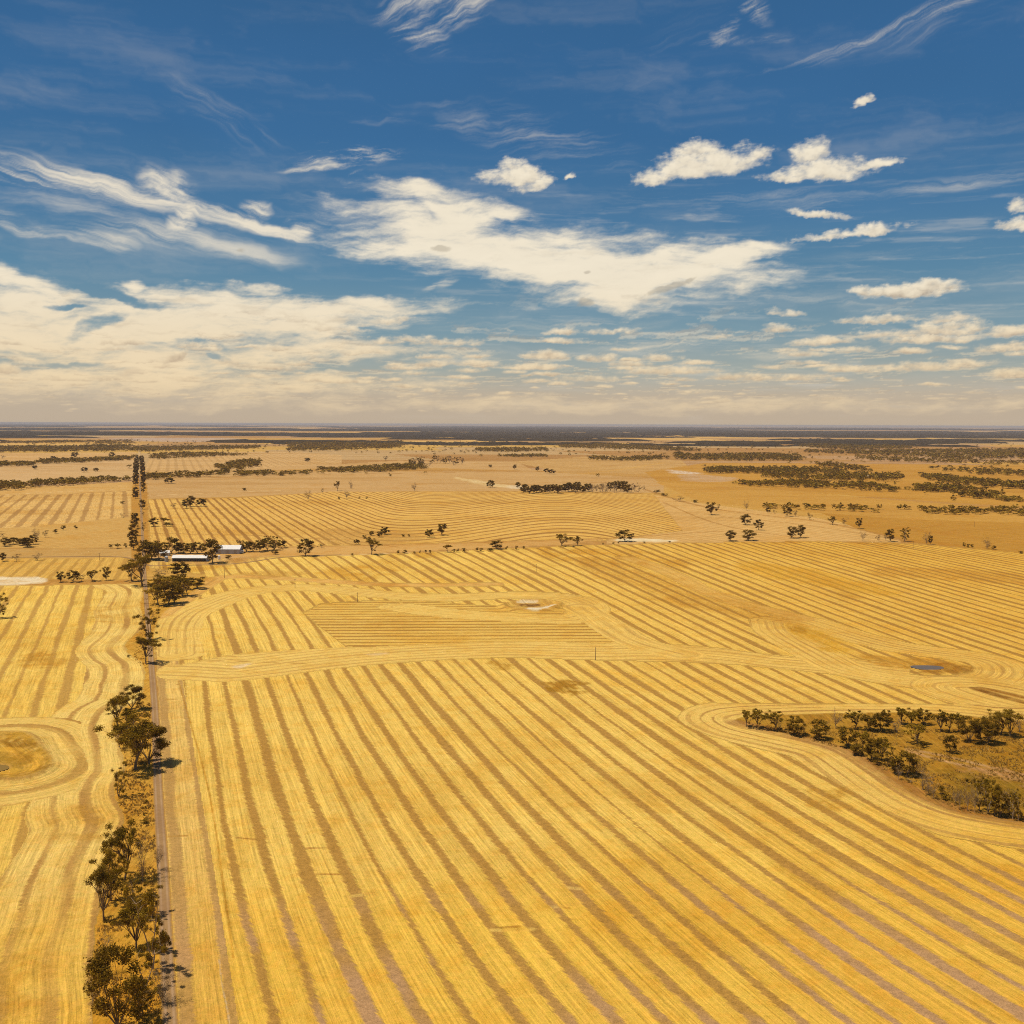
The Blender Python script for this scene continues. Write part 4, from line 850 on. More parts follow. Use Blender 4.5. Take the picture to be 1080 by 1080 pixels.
cluster('between tan paddock and far belts', 'small far trees in the middle distance', [(543, 495, 4, 5, r_), (567, 497, 4, 5, r_), (577, 499, 6, 5, r_), (582, 500, 7, 5, r_), (679, 518, 3, 6, b_), (407, 486, 6, 5, b_), (324, 487, 6, 4, r_), (517, 493, 4, 3, r_), (56, 485, 6, 4, r_), (79, 483, 8, 6, r_), (37, 495, 5, 4, r_), (89, 498, 7, 5, r_), (101, 497.5, 5, 4, r_), (3, 484, 5, 4, b_), (118, 482, 6, 5, r_)])
# right-hand middle distance
cluster('right of the middle copse', 'trees on the right-hand paddocks', [(693, 520, 7, 3.5, s_), (701, 523, 8, 3, s_), (716, 529, 12, 6, b_), (733, 530, 6, 3, s_), (750, 543, 12, 13, r_), (758, 537.5, 4, 6, b_), (787, 538.5, 6, 11, b_), (786, 553.5, 11, 11, r_), (800, 559, 9, 11, r_), (770, 570.5, 12, 11, r_), (789, 570, 14, 11, r_), (835, 567.5, 11, 12, r_), (844, 567, 10, 13, r_),
    (810, 541, 5, 6, r_), (817, 542, 5, 6, b_), (830, 544.5, 9, 10, r_), (839, 545, 5, 7, b_), (854, 548, 7, 7, b_)])
cluster('in the far right corner row', 'trees in the row at the right', [(878, 553.5, 9, 9, u_), (890, 554, 7, 8, b_), (906, 557.5, 7, 11, r_), (910, 570.5, 8, 10, b_), (926, 571, 6, 7, b_), (934, 570.5, 5, 9, b_), (939, 571, 9, 13, r_), (954, 571, 10, 15, t_), (977, 574, 8, 14, b_), (981, 574, 5, 9, r_), (1017, 577, 3.5, 5, s_), (1021, 577.5, 3.5, 4, s_), (1025, 578, 3.5, 4, s_), (1041, 579, 9, 12, b_), (1048, 579.5, 5, 4, s_), (1077, 584, 5, 3, s_)])
# copse in the middle
cop = []
for i in range(34):
    f = i / 33; x = 551 + 122 * f + trng.uniform(-1, 1); cop.append((x, 520.5 - 1.0 * f + trng.uniform(-2.2, .4), 8, (6.5 + 3.5 * min(1, f * 1.4)) * trng.uniform(.85, 1.2), r_ if (f < .45 or trng.rand() < .55) else b_))
cluster('in the dark middle copse', 'trees of the middle copse', cop)
gv = [(432 + 54 * i / 13 + trng.uniform(-1, 1), 491.5 - 1.5 * i / 13 + trng.uniform(-3, 1), 7, 7 * trng.uniform(.8, 1.2), b_ if i % 3 else t_) for i in range(14)]
cluster('in the thin grey grove', 'thin trees of the grey grove', gv)
# trees round the grazing paddock on the right
pad = 'gum trees round the grazing paddock at right'
cluster('along the far edge of the grazed paddock', pad, [(787, 766.5, 15, 17, u_), (798, 768, 17, 20, u_), (816, 770.5, 19, 20, u_), (822, 769.5, 6, 11, b_), (838, 775, 19, 19, r_), (848, 774.5, 7, 15, b_), (863, 779.5, 19, 20, r_), (871, 778, 9, 18, b_), (882, 768, 17, 20, b_),
    (901, 769, 18, 19, u_), (917, 770, 16, 16, r_), (929, 771, 20, 20, r_), (934, 761, 11, 12, r_), (950, 764, 17, 17, u_), (961, 766, 18, 18, u_), (974, 764, 15, 16, r_), (967, 784, 22, 20, u_), (974, 788.5, 7, 7, s_), (992, 772, 18, 23, u_), (1001, 772, 16, 20, u_), (1011, 772, 14, 19, u_),
    (1022, 783, 21, 26, r_), (1034, 779, 12, 20, r_), (1042, 784, 23, 27, r_), (1055, 775, 22, 26, u_), (1065, 777, 20, 28, u_), (1075, 772, 16, 22, b_), (945, 773, 12, 18, b_)])
tree(1003, 794, 13, 18, r_, 'small dark round gum standing alone inside the right-hand paddock', pad)
cluster('along the near edge of the grazed paddock', pad, [(894, 787.5, 19, 20, r_), (904, 796, 14, 11, r_), (910, 791.5, 16, 22, u_), (919, 802, 18, 23, r_), (929, 802, 18, 24, u_), (937, 808, 14, 22, t_), (945, 816, 14, 18, r_), (957, 818, 22, 25, r_), (967, 819, 10, 22, b_), (960, 825, 14, 7, b_),
    (973, 833, 15, 25, b_), (979, 838, 15, 24, b_), (992, 838, 9, 9, s_), (998, 844, 9, 8, s_), (1008, 848, 12, 16, b_), (1020, 855, 13, 28, b_), (1033, 855, 13, 32, t_), (1042, 857, 22, 33, t_), (1055, 861, 17, 25, r_), (1064, 858, 12, 22, b_), (1074, 865, 12, 27, t_), (1019, 825, 5, 4, s_), (1024, 826, 3, 3, s_),
    (1090, 868, 18, 26, r_), (1098, 862, 16, 24, t_), (984, 842, 12, 20, b_), (1012, 853, 10, 24, b_), (1028, 857, 12, 30, b_), (1049, 860, 16, 36, u_), (1068, 864, 14, 32, t_), (925, 806, 12, 12, s_), (948, 822, 10, 16, b_), (1038, 848, 18, 28, u_), (1062, 850, 14, 20, b_)])
for i, (x, y, w, h) in enumerate([(154, 847, 4, 3.5), (153, 853, 3, 3), (152, 860, 3, 2.5), (152, 868, 9, 4), (112, 692, 0, 0), (136, 693, 4, 2.5), (119, 888, 5, 3), (112, 972, 7, 4)]):
    if w: tree(x, y, w, h, s_, LOOK[s_] + ', ' + ORD[i] + ' of the tiny ones on the dry verge', 'tiny shrubs on the verge')
print('trees', len(TREES))

# dry grass tussocks on the rough ground nobody mows
def tussocks():
    rng = np.random.RandomState(3); VV = []
    for px, n_, hmax in (([(100, 1100), (103, 965), (122, 885), (134, 862), (122, 845), (134, 808), (126, 790), (120, 765), (150, 740), (159, 742), (161.5, 838), (168, 1000), (173, 1100)], 9000, .75), ([(800, 766), (905, 795), (955, 830), (1015, 856), (1100, 868), (1100, 770), (900, 770)], 5000, .6),
                         ([(140, 694), (150, 664), (152, 640), (150, 620), (212, 610), (212, 618), (178, 640), (158, 665), (156, 705), (148, 705)], 2500, .7)):
        p = W(px, n=0); lo, hi = p.min(0), p.max(0); q = lo + rng.rand(n_ * 3, 2) * (hi - lo); q = q[inside(q, p)]; q = q[fbm(q[:, 0] / 6, q[:, 1] / 6, 41, 3) > .5][:n_]
        for x, y in q:
            for b in range(5):
                a = rng.rand() * 6.28; h = rng.uniform(.3, 1) * hmax; w = .10; dx, dy = math.cos(a), math.sin(a); o = rng.normal(0, .18, 2); l = rng.normal(0, .22, 2)
                VV += [(x + o[0] - dx * w, y + o[1] - dy * w, 0), (x + o[0] + dx * w, y + o[1] + dy * w, 0), (x + o[0] + l[0] + dx * w * .4, y + o[1] + l[1] + dy * w * .4, h), (x + o[0] + l[0] - dx * w * .4, y + o[1] + l[1] - dy * w * .4, h)]
    V = np.array(VV); o = bpy.data.objects.new('dry_grass', make_mesh('dry_grass', V, np.arange(len(V)).reshape(-1, 4), [leaf_mat('dry_grass_blades', (.30, .16, .03), (.62, .40, .09), (.72, .52, .16))], np.repeat(rng.rand(len(V) // 4), 4)))
    C.objects.link(o); o['kind'] = 'stuff'
tussocks()

# ------------------------------------------------------------------ far woods: belts and woodland nobody could count
def merge_far(name, spots, mats, seed, nleaf=34, size=2.1, kinds=(r_, r_, u_), dry=.0):
    """one mesh of many distant crowns, each a small cloud of leaf sprays on its own stem"""
    rng = np.random.RandomState(seed); shp = []
    for q in range(8):
        k = kinds[q % len(kinds)]; sg, (LV, LF, tn) = tree_shape(k, 500 + q + seed, nleaf, size, twigs=False)
        TV, TF = tube_mesh(sg[:1], 3); shp.append((np.concatenate([TV, LV]), np.concatenate([TF, LF + len(TV)]), np.concatenate([np.zeros(len(TV)), tn]), len(TF), len(LF)))
    VV, FF, TT, MI = [], [], [], []; off = 0
    for (x, y, w, h) in spots:
        V, F_, tn, nt, nl = shp[rng.randint(8)]; a = rng.rand() * 6.28; c, s = math.cos(a), math.sin(a)
        P = V * [w / 10, w / 10, h / 12]; P = np.stack([P[:, 0] * c - P[:, 1] * s + x, P[:, 0] * s + P[:, 1] * c + y, P[:, 2]], -1)
        VV.append(P); FF.append(F_ + off); off += len(V); TT.append(np.clip(tn + rng.uniform(-.2, .2), 0, 1)); MI.append(np.array([0] * nt + [1] * nl))
    o = bpy.data.objects.new(name, make_mesh(name, np.concatenate(VV), np.concatenate(FF), mats, np.concatenate(TT), np.concatenate(MI))); C.objects.link(o)
    o['kind'] = 'stuff'; return o
def belt(px, spacing, h=11, w=12, seed=0, jitter=.5, keep=1.0, cap=1500):
    """trees spread over a surveyed polygon"""
    spacing *= 1.12; keep = min(keep, .82); p = W(px, n=0); p = np.concatenate([[a, (a + b) / 2] for a, b in zip(p, np.roll(p, -1, 0))]); rng = np.random.RandomState(seed); lo, hi = p.min(0), p.max(0); A = (hi - lo).prod(); n = int(A / spacing ** 2)
    q = lo + rng.rand(n, 2) * (hi - lo); qq = q + 28 * np.stack([fbm(q[:, 0] / 35, q[:, 1] / 35, seed + 3, 2) - .5, fbm(q[:, 0] / 35, q[:, 1] / 35, seed + 4, 2) - .5], -1) * np.clip(q[:, 1:2] / 1500, .3, 4); q = q[inside(qq, p)]; q = q[fbm(q[:, 0] / 90, q[:, 1] / 90, seed, 3) < .28 + keep * .5] if keep < 1 else q
    q = q[:cap]
    return [(x, y, w * rng.uniform(.7, 1.3), h * rng.uniform(.7, 1.25)) for x, y in q]
sp = []
sp += belt([(-60, 509), (28, 511), (30, 517.5), (-60, 517)], 12, 11, seed=1)
sp += belt([(28, 510), (70, 508.5), (100, 506.5), (134, 505.5), (134, 508), (100, 510), (60, 513), (28, 515)], 12, 11, seed=2)
sp += belt([(-60, 489.5), (36, 488.5), (36, 491.5), (-60, 493.5)], 13, 10, seed=3)
sp += belt([(38, 486.5), (90, 485), (143, 482.3), (143, 485), (90, 488), (38, 489.5)], 13, 11, seed=4)
sp += belt([(-60, 472), (80, 471.5), (140, 470), (143, 476), (60, 477), (-60, 478)], 21, 13, 16, seed=5)
sp += belt([(143, 472), (270, 471), (272, 473.4), (160, 476.5), (143, 477)], 21, 12, 15, seed=6)
sp += belt([(100, 465), (140, 464.5), (142, 468), (104, 469)], 26, 11, 15, seed=7, keep=.6)
sp += belt([(0, 466.5), (60, 465.5), (100, 465), (100, 466.4), (40, 467.6), (0, 468)], 22, 11, 15, seed=8)
sp += belt([(150, 502), (180, 501), (210, 500), (236, 498.5), (243, 501.5), (200, 504.5), (152, 506.5)], 12, 10, seed=9)
sp += belt([(228, 493), (250, 488), (272, 485), (274, 492), (256, 496), (240, 501)], 13, 12, seed=10)
sp += belt([(251, 498.5), (287, 498.5), (287, 502), (252, 502.5)], 12, 9, seed=11)
sp += belt([(160, 480), (190, 478), (254, 479), (254, 481), (200, 483), (162, 485)], 16, 10, seed=12, keep=.75)
sp += belt([(297, 499), (330, 498), (330, 500.5), (297, 502.5)], 12, 8, seed=13, keep=.8)
sp += belt([(335, 495), (365, 494.5), (420, 491), (448, 489), (448, 495), (400, 498), (335, 500)], 12, 9, seed=14)
sp += belt([(305, 467.5), (420, 466), (424, 472.5), (350, 476), (305, 476)], 19, 14, 16, seed=15)
sp += belt([(500, 473.5), (575, 473), (580, 476), (540, 477), (500, 476)], 18, 11, seed=16, keep=.8)
sp += belt([(523, 480.5), (577, 480), (577, 482.7), (525, 482)], 15, 9, seed=17, keep=.75)
sp += belt([(621, 483), (660, 483.5), (700, 482), (703, 485.5), (660, 486.8), (622, 485.5)], 14, 12, seed=18)
sp += belt([(590, 470), (640, 468.5), (700, 471.5), (735, 474), (735, 476.5), (690, 475), (640, 474), (590, 472)], 20, 12, seed=19, keep=.8)
sp += belt([(712, 479), (760, 480), (844, 480.5), (846, 486.5), (780, 486.5), (712, 485)], 17, 13, 14, seed=20)
sp += belt([(850, 476), (1000, 475), (1120, 474), (1120, 484.5), (1010, 484.8), (960, 482), (900, 479.5), (850, 478)], 22, 13, 16, seed=21)
sp += belt([(845, 469), (900, 469.5), (960, 471), (960, 473.4), (890, 474.5), (848, 472)], 22, 13, 16, seed=22)
sp += belt([(745, 494.5), (830, 494), (890, 496), (888, 499.8), (820, 500), (745, 499.8)], 12, 11, 11, seed=23)
sp += belt([(806, 498), (850, 497), (880, 501), (950, 503), (948, 508), (880, 508), (806, 505)], 12, 12, 11, seed=24)
sp += belt([(776, 509.5), (850, 509.5), (940, 513), (942, 519.5), (860, 515), (778, 512.5)], 12, 10, 11, seed=25, keep=.9)
sp += belt([(862, 489), (900, 491), (920, 497), (915, 499.8), (885, 495), (863, 492)], 14, 11, seed=26)
sp += belt([(900, 481), (1000, 485), (1120, 489), (1120, 494), (1000, 489), (900, 485.5)], 20, 11, seed=27, keep=.6)
sp += belt([(976, 502), (1010, 505), (1120, 515.5), (1120, 519.5), (1020, 512.5), (978, 507)], 11, 11, seed=28, keep=.92)
sp += belt([(968, 513), (1000, 514), (1050, 519), (1055, 527.5), (1020, 525.5), (968, 517.5)], 11, 11, seed=29, keep=.95)
sp += belt([(1050, 525), (1120, 531), (1120, 534), (1050, 528.5)], 11, 7, seed=30)
sp += belt([(800, 534), (860, 535), (940, 537), (1000, 537.5), (1120, 537), (1120, 544.5), (1000, 543), (940, 541), (860, 538), (800, 536)], 10, 7.5, 9, seed=31)
sp += belt([(990, 494), (1120, 500), (1120, 505), (1040, 502), (990, 498)], 15, 11, seed=32, keep=.5)
sp += belt([(920, 512), (978, 517), (978, 519), (920, 514.5)], 12, 5, 7, seed=33, keep=.8)
sp += belt([(420, 470), (760, 465), (1100, 468), (1100, 498), (980, 490), (860, 492), (700, 480), (560, 484), (430, 482)], 130, 10, 12, seed=34)
sp += belt([(-50, 480), (300, 478), (540, 480), (540, 466), (-50, 466)], 120, 10, 12, seed=35)
sp += belt([(940, 496), (1100, 505), (1100, 535), (1000, 530), (700, 500), (760, 490)], 150, 9, 10, seed=36)
sp += belt([(350, 515), (560, 505), (690, 508), (690, 498), (560, 497), (350, 500)], 260, 8, 9, seed=37)
merge_far('far_tree_belts', [(x, y, w, h * .88) for x, y, w, h in sp], [M_BARK, M_LEAF], 1, nleaf=28)
print('belt trees', len(sp))
# woodland beyond about six kilometres: low rolling canopy patches, cleared paddocks left between
def far_woodland():
    rng = np.random.RandomState(8); VV, FF, TT = [], [], []; off = 0
    k = 0; N = 5200
    while k < N:
        y = 5800 * (45000 / 5800.) ** (rng.rand() ** .8); x = rng.uniform(-.60, .60) * y; k += 1
        dens = .5 * fbm(np.array([x / (.30 * y) + 7]), np.array([math.log(y) * 5]), 12, 2)[0] + .5 * fbm(np.array([x / (.05 * y) + 50]), np.array([math.log(y) * 9]), 13, 2)[0]
        edge = 10300 + 500 * math.sin(x / 900.)
        left = x < -.10 * y
        if dens < (.60 if (left and y < 15000) else (.60 if y < edge else (.42 if y < 11500 else (.44 if y < 17000 else .50)))): continue
        L = rng.uniform(250, 1100) * (1 + y / 30000); D_ = rng.uniform(60, 240) * (1 + y / 26000); a = rng.normal(0, .25); h = rng.uniform(9, 14) * (1 + y / 60000)
        nx, ny = 22, 5; u, v = np.meshgrid(np.linspace(-1, 1, nx), np.linspace(-1, 1, ny), indexing='ij')
        sh = np.clip(1.25 - np.abs(u) ** 5 - np.abs(v) ** 4, 0, 1) * (.5 + .8 * rng.rand(nx, ny)) * (np.abs(v) < .99) * (np.abs(u) < .99)
        X = u * L / 2 + rng.normal(0, L * .012, u.shape); Y = v * D_ / 2 * (1 + .4 * np.sin(u * 3 + rng.rand() * 6)) + rng.normal(0, D_ * .05, u.shape)
        P = np.stack([x + X * math.cos(a) - Y * math.sin(a), y + X * math.sin(a) + Y * math.cos(a), sh * h - .3], -1).reshape(-1, 3)
        i, j = np.meshgrid(np.arange(nx - 1), np.arange(ny - 1), indexing='ij'); b = (i * ny + j).ravel()
        VV.append(P); FF.append(np.stack([b, b + ny, b + ny + 1, b + 1], 1) + off); off += len(P); TT.append(np.clip(rng.rand(len(P)) * .8, 0, 1))
    o = bpy.data.objects.new('far_woodland', make_mesh('far_woodland', np.concatenate(VV), np.concatenate(FF), [leaf_mat('distant_canopy', (.045, .030, .014), (.095, .066, .03), (.12, .085, .04))], np.concatenate(TT))); C.objects.link(o); o['kind'] = 'stuff'
far_woodland()

# ------------------------------------------------------------------ track, water
def ribbon(name, line, width, mat, z0=.03, z1=.5, kind='structure'):
    line = np.asarray(line); t = np.gradient(line, axis=0); t /= np.hypot(t[:, 0], t[:, 1])[:, None]; nn = np.stack([-t[:, 1], t[:, 0]], 1)
    prof = [(-.5, 0), (-.3, .02), (-.22, -.0), (0, .03), (.22, -.0), (.3, .02), (.5, 0)]; V = []
    for p, n_ in zip(line, nn):
        z = z0 + z1 * np.clip(p[1] / 6000, 0, 1)
        for a, dz in prof: q = p + n_ * a * width; V.append((q[0], q[1], z + dz))
    m = len(prof); F_ = [(i * m + j, i * m + j + 1, (i + 1) * m + j + 1, (i + 1) * m + j) for i in range(len(line) - 1) for j in range(m - 1)]
    o = link_mesh(name, V, np.array(F_)[:, ::-1], mat); o['kind'] = kind
    at = o.data.attributes.new('across', 'FLOAT', 'POINT'); at.data.foreach_set('value', np.tile([a for a, _ in prof], len(line)).astype(np.float32)); return o
def track_mat():
    mt = bpy.data.materials.new('gravel_track'); mt.use_nodes = True; n = NT(mt.node_tree)
    ac = n.m('ABSOLUTE', n.node('ShaderNodeAttribute', attribute_name='across').outputs['Fac']); pos = n.node('ShaderNodeNewGeometry').outputs['Position']
    f = n.noise(pos, .9, 5, .7); f2 = n.noise(pos, .08, 3, .6)
    rut = n.smooth(n.m('ABSOLUTE', n.m('SUBTRACT', ac, .24)), .03, .12, 1, 0)
    c = n.lerp(rut, rgba(base(176, 136, 86)), rgba(base(190, 152, 108)))
    c = n.lerp(n.smooth(f2, .4, .65, 0, .55), c, rgba(base(160, 120, 80)))
    c = n.lerp(n.smooth(n.m('ADD', ac, n.m('MULTIPLY', n.m('SUBTRACT', f, .5), .35)), .36, .5), c, rgba(base(198, 146, 64)))
    c = n.v('SCALE', c, n.m('ADD', .75, n.m('MULTIPLY', f, .5)))
    b = n.node('ShaderNodeBsdfPrincipled', {'Base Color': c, 'Roughness': .95, 'Specular IOR Level': .05}); n.node('ShaderNodeOutputMaterial', {'Surface': b.outputs[0]}); return mt
M_TRACK = track_mat()
def dens(line, step=8):
    out = [line[0]]
    for a, b in zip(line[:-1], line[1:]):
        L = np.hypot(*(b - a)); k = max(1, int(L / (step + .02 * a[1])));
        for i in range(1, k + 1): out.append(a + (b - a) * i / k)
    return np.array(out)
ribbon('dirt_track', dens(chaikin(TRACK, n=1))[::-1], 3.2, M_TRACK)
ribbon('farm_road', dens(W([(-80, 589.5), (0, 588), (60, 587.2), (120, 586.6), (140, 588.8), (155, 597), (172, 596.5), (215, 596), (255, 594.5), (300, 586.8), (360, 585.2)], n=2)), 3.4, M_TRACK, z0=.06)
ribbon('far_road', dens(W([(147.5, 471), (147, 478), (146.6, 486), (146.6, 500)], n=0)), 9, simple('pale_gravel', base(222, 178, 112), var=.1, scale=.02), z0=.3, z1=.6)
def water_mat(name, col, spec=.22):
    mt = bpy.data.materials.new(name); mt.use_nodes = True; n = NT(mt.node_tree); pos = n.node('ShaderNodeNewGeometry').outputs['Position']
    bp = n.node('ShaderNodeBump', {'Height': n.noise(pos, 1.4, 3), 'Distance': .02, 'Strength': .5})
    b = n.node('ShaderNodeBsdfPrincipled', {'Base Color': rgba(col), 'Roughness': .25, 'Specular IOR Level': spec, 'Normal': bp.outputs[0]}); n.node('ShaderNodeOutputMaterial', {'Surface': b.outputs[0]}); return mt
for k, m in (('a', water_mat('dam_water', (.13, .10, .075), .1)), ('b', water_mat('muddy_dam_water', (.24, .15, .03), .03))):
    p = W(POND_PX[k], True, 2); c = p.mean(0); V = np.concatenate([[c], c + (p - c) * 1.02]); n_ = len(p)
    bm_f = [(0, 1 + i, 1 + (i + 1) % n_, 1 + (i + 1) % n_) for i in range(n_)]
    me = bpy.data.meshes.new('dam_water'); me.from_pydata([(x, y, .02) for x, y in V], [], [f[:3] for f in bm_f]); me.materials.append(m)
    o = bpy.data.objects.new('dam_water', me); C.objects.link(o); o['kind'] = 'structure'

# ------------------------------------------------------------------ farm sheds, tank, poles
import bmesh
def bm_obj(name, bm, mat, parent):
    bmesh.ops.recalc_face_normals(bm, faces=bm.faces); me = bpy.data.meshes.new(name); bm.to_mesh(me); bm.free(); me.materials.append(mat)
    o = bpy.data.objects.new(name, me); C.objects.link(o); o.parent = parent; return o
def box(bm, x0, x1, y0, y1, z0, z1):
    v = [bm.verts.new(p) for p in ((x0, y0, z0), (x1, y0, z0), (x1, y1, z0), (x0, y1, z0), (x0, y0, z1), (x1, y0, z1), (x1, y1, z1), (x0, y1, z1))]
    for f in ((0, 1, 2, 3), (4, 5, 6, 7), (0, 1, 5, 4), (1, 2, 6, 5), (2, 3, 7, 6), (3, 0, 4, 7)): bm.faces.new([v[i] for i in f])
def gable(bm, x0, x1, y0, y1, zw, zr, ov=.5, th=.12):
    ym = (y0 + y1) / 2
    for ya, s in ((y0 - ov, 1), (y1 + ov, -1)):
        zz = zw - ov * (zr - zw) / (ym - y0)
        # corrugated sheet, one side of the ridge
        n = int((x1 - x0 + 2 * ov) / .45); xs = np.linspace(x0 - ov, x1 + ov, n * 2 + 1)
        top = [bm.verts.new((x, ym, zr + th + .05 * (i % 2))) for i, x in enumerate(xs)]; bot = [bm.verts.new((x, ya, zz + th + .05 * (i % 2))) for i, x in enumerate(xs)]
        for i in range(len(xs) - 1): bm.faces.new((top[i], top[i + 1], bot[i + 1], bot[i]))
        u = [bm.verts.new(p) for p in ((x0 - ov, ym, zr), (x1 + ov, ym, zr), (x1 + ov, ya, zz), (x0 - ov, ya, zz))]; bm.faces.new(u)
M_ROOF = simple('white_roof_sheet', (.78, .78, .80), .45, .06, .4, 0, .4)
M_WALL = simple('blue_grey_wall_sheet', (.42, .45, .50), .6, .1, .5)
M_TIN = simple('weathered_tin', (.36, .35, .34), .5, .18, .8)
M_DOOR = simple('dark_shed_opening', (.05, .045, .04), .9)
M_CREAM = simple('cream_board', (.62, .58, .50), .8, .08, .6)
def empty(name, px, py, rz, label, cat, group=None):
    g = G(px, py); o = bpy.data.objects.new(name, None); C.objects.link(o); o.location = (g[0], g[1], .02); o.rotation_euler = (0, 0, rz); o['label'] = label; o['category'] = cat
    if group: o['group'] = group
    return o
def shed(name, px, py, L, D_, zw, zr, label, open_front=True, rz=0.0, bays=5):
    t = empty(name, px, py, rz, label, 'shed', 'farm sheds'); h = L / 2
    bm = bmesh.new(); box(bm, -h, h, D_ - .12, D_, 0, zw); box(bm, -h, -h + .12, .05, D_ - .13, 0, zw); box(bm, h - .12, h, .05, D_ - .13, 0, zw)
    for x in (-h, h):
        v = [bm.verts.new(p) for p in ((x, 0, zw), (x, D_, zw), (x, D_ / 2, zr - .02))]; bm.faces.new(v)
    if not open_front: box(bm, -h + .13, h - .13, .0, .12, 0, zw)
    else: box(bm, -h, h, -.06, .04, zw - .45, zw - .02)
    bm_obj('wall', bm, M_WALL, t)
    bm = bmesh.new(); gable(bm, -h, h, 0, D_, zw, zr); bm_obj('roof', bm, M_ROOF, t)
    if open_front:
        for i in range(1, bays):
            x = -h + L * i / bays; bm = bmesh.new(); box(bm, x - .12, x + .12, .06, .3, 0, zw - .46); bm_obj('post', bm, M_WOOD, t)
    else:
        for i in range(bays):
            x = -h + L * (i + .5) / bays; bm = bmesh.new(); box(bm, x - 1.5, x + 1.5, -.05, -.003, .02, zw * .8); d = bm_obj('door', bm, M_TIN, t)
            bm = bmesh.new(); box(bm, x - .3, x - .05, -.1, -.052, 1.2, 1.4); bm_obj('handle', bm, M_DOOR, d)
    return t
shed('machinery_shed', 199.5, 592.3, 29.5, 8, 3.2, 5.2, 'long low white-roofed open shed between the track and the tall gum', bays=7)
shed('hay_shed', 240, 584.2, 22, 12, 4.4, 7.4, 'white-roofed enclosed shed right of the tallest dark gum', open_front=False, bays=3)
t = empty('caravan', 254.2, 583.6, .3, 'small white caravan against the right end of the hay shed', 'caravan')
bm = bmesh.new(); box(bm, -2.6, 2.6, -1.1, 1.1, .55, 2.9); bmesh.ops.bevel(bm, geom=list(bm.edges), offset=.35, segments=3, affect='EDGES'); b0 = bm_obj('body', bm, simple('white_paint', (.8, .8, .79), .4), t)
for x in (-1.4, 1.0):
    bm = bmesh.new(); box(bm, x - .5, x + .5, -1.13, -1.102, 1.5, 2.2); bm_obj('window', bm, M_DOOR, b0)
for s in (-1.05, 1.05):
    bm = bmesh.new(); bmesh.ops.create_cone(bm, cap_ends=True, segments=16, radius1=.36, radius2=.36, depth=.2, matrix=Matrix.Translation((0, s * .95, .36)) @ Matrix.Rotation(R(90), 4, 'X')); bm_obj('wheel', bm, M_DOOR, t)
t = empty('farmhouse', 173.5, 586.2, .15, 'small cream farmhouse with pale roof left of the long shed', 'house')
bm = bmesh.new(); box(bm, -4, 4, 0, 6, 0, 2.7)
for x in (-4, 4): bm.faces.new([bm.verts.new(p) for p in ((x, 0, 2.7), (x, 6, 2.7), (x, 3, 4.3))])
bm_obj('wall', bm, M_CREAM, t); bm = bmesh.new(); gable(bm, -4, 4, 0, 6, 2.7, 4.4); rf = bm_obj('roof', bm, M_ROOF, t)
bm = bmesh.new(); box(bm, 1.6, 2.2, 3.4, 4.0, 3.8, 5.2); bm_obj('chimney', bm, simple('brick', (.3, .15, .09), .9, .15, 3), rf)
for x in (-2.4, 2.2):
    bm = bmesh.new(); box(bm, x - .6, x + .6, -.04, -.003, 1, 2.1); bm_obj('window', bm, M_DOOR, t)
bm = bmesh.new(); box(bm, -.45, .45, -.04, -.003, .02, 2.1); bm_obj('door', bm, M_TIN, t)
t = empty('water_tank', 175.6, 592.5, 0, 'dark grey upright farm tank just left of the long shed', 'tank')
bm = bmesh.new(); bmesh.ops.create_cone(bm, cap_ends=True, segments=24, radius1=1.5, radius2=1.5, depth=4.2, matrix=Matrix.Translation((0, 0, 2.1))); bm_obj('wall', bm, M_TIN, t)
bm = bmesh.new(); bmesh.ops.create_cone(bm, cap_ends=True, segments=24, radius1=1.62, radius2=.15, depth=.8, matrix=Matrix.Translation((0, 0, 4.62))); bm_obj('roof', bm, simple('blue_tin', (.38, .44, .55), .5, .1, 1), t)
t = empty('small_silo', 231.2, 590.6, 0, 'small white silo at the right foot of the tallest dark gum', 'silo')
bm = bmesh.new(); bmesh.ops.create_cone(bm, cap_ends=True, segments=20, radius1=1.1, radius2=1.1, depth=2.6, matrix=Matrix.Translation((0, 0, 2.1))); bm_obj('bin', bm, M_ROOF, t)
bm = bmesh.new(); bmesh.ops.create_cone(bm, cap_ends=True, segments=20, radius1=1.2, radius2=.1, depth=.8, matrix=Matrix.Translation((0, 0, 3.82))); bm_obj('roof', bm, M_ROOF, t)
for i in range(4):
    a = R(45 + 90 * i); bm = bmesh.new(); box(bm, .8 * math.cos(a) - .06, .8 * math.cos(a) + .06, .8 * math.sin(a) - .06, .8 * math.sin(a) + .06, 0, .79); bm_obj('leg', bm, M_TIN, t)
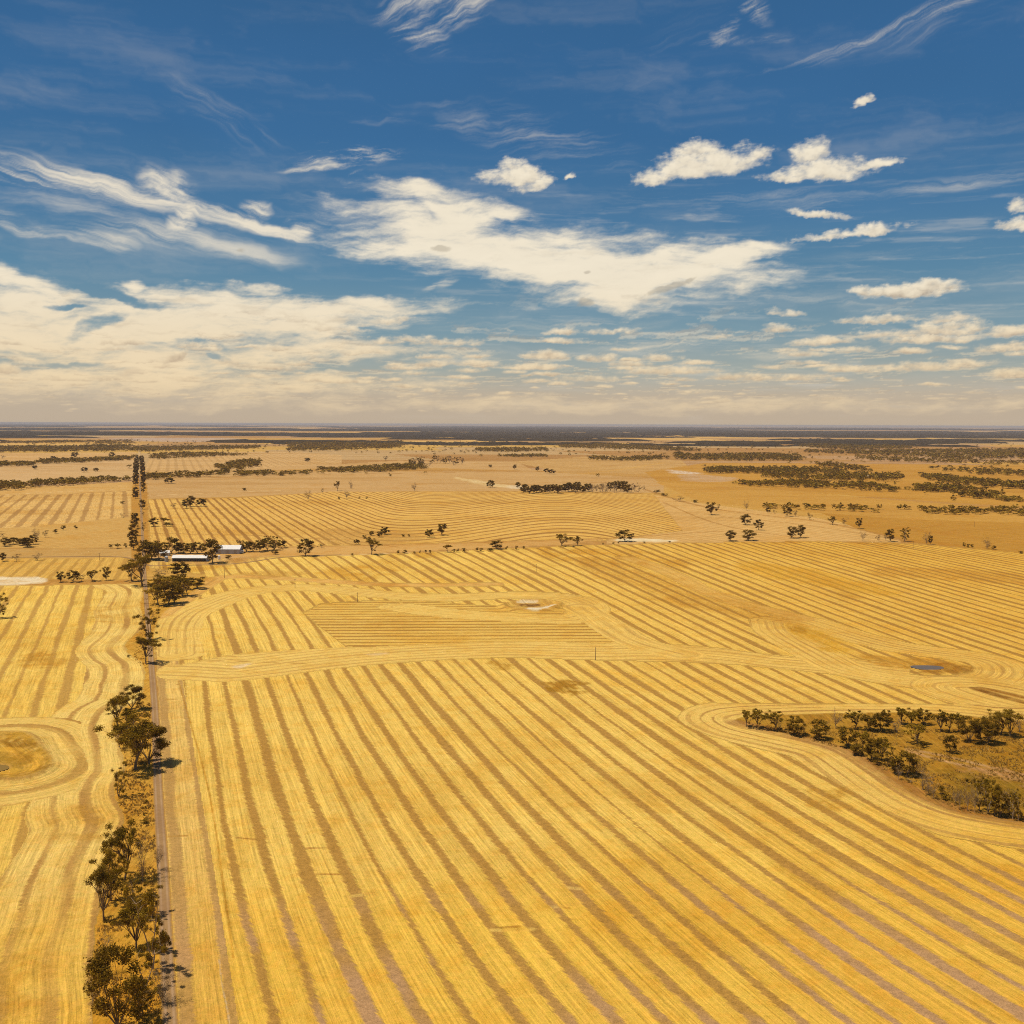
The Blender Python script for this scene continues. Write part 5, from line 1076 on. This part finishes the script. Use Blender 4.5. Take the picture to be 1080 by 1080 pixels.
for i, (px, py, lab) in enumerate([(105, 591, 'left of the avenue beside the lane'), (236.8, 609.5, 'standing in the swaths just below the farm sheds'), (311.2, 620, 'above the left loop of harvest tracks'), (377, 635, 'over the patch of level swaths left of the dry dam'),
        (565.5, 603.5, 'beyond the small dry dam near the shrub line'), (628, 696, 'on the edge of the long headland in the middle'), (963, 578.5, 'by the bare trees at the right paddock corner'), (1027.5, 556, 'in the brown paddock at far right'), (735, 516, 'far off near the pale clearing')][:8]):
    t = empty('power_pole', px, py, .4 + .2 * i, 'slender timber power pole ' + lab, 'power pole', 'timber power poles'); h = 6.6
    bm = bmesh.new(); bmesh.ops.create_cone(bm, cap_ends=True, segments=10, radius1=.17, radius2=.11, depth=h, matrix=Matrix.Translation((0, 0, h / 2 - .02))); bm_obj('pole', bm, M_WOOD, t)
    bm = bmesh.new(); box(bm, -.9, .9, -.2, -.1, h - .55, h - .42); ca_ = bm_obj('crossarm', bm, M_WOOD, t)
    for x in (-.8, 0, .8):
        bm = bmesh.new(); bmesh.ops.create_cone(bm, cap_ends=True, segments=8, radius1=.05, radius2=.03, depth=.16, matrix=Matrix.Translation((x, -.15, h - .34))); bm_obj('insulator', bm, M_CREAM, ca_)

# ------------------------------------------------------------------ the air
def haze():
    bm = bmesh.new(); box(bm, -42000, 42000, -3000, 70000, -2.5, 124)
    bmesh.ops.recalc_face_normals(bm, faces=bm.faces); me = bpy.data.meshes.new('haze'); bm.to_mesh(me); bm.free()
    o = bpy.data.objects.new('haze', me); C.objects.link(o); o['kind'] = 'stuff'
    mt = bpy.data.materials.new('air'); mt.use_nodes = True; n = NT(mt.node_tree)
    v = n.node('ShaderNodeVolumePrincipled', {'Color': (.84, .82, .92, 1), 'Density': HAZE_DENSITY, 'Anisotropy': 0.0}); n.node('ShaderNodeOutputMaterial', {'Volume': v.outputs[0]})
    me.materials.append(mt)
HAZE_DENSITY = 2.8e-5
haze()
SC.cycles.volume_bounces = 0; SC.cycles.max_bounces = 5; SC.cycles.diffuse_bounces = 2; SC.cycles.transmission_bounces = 2; SC.cycles.transparent_max_bounces = 4
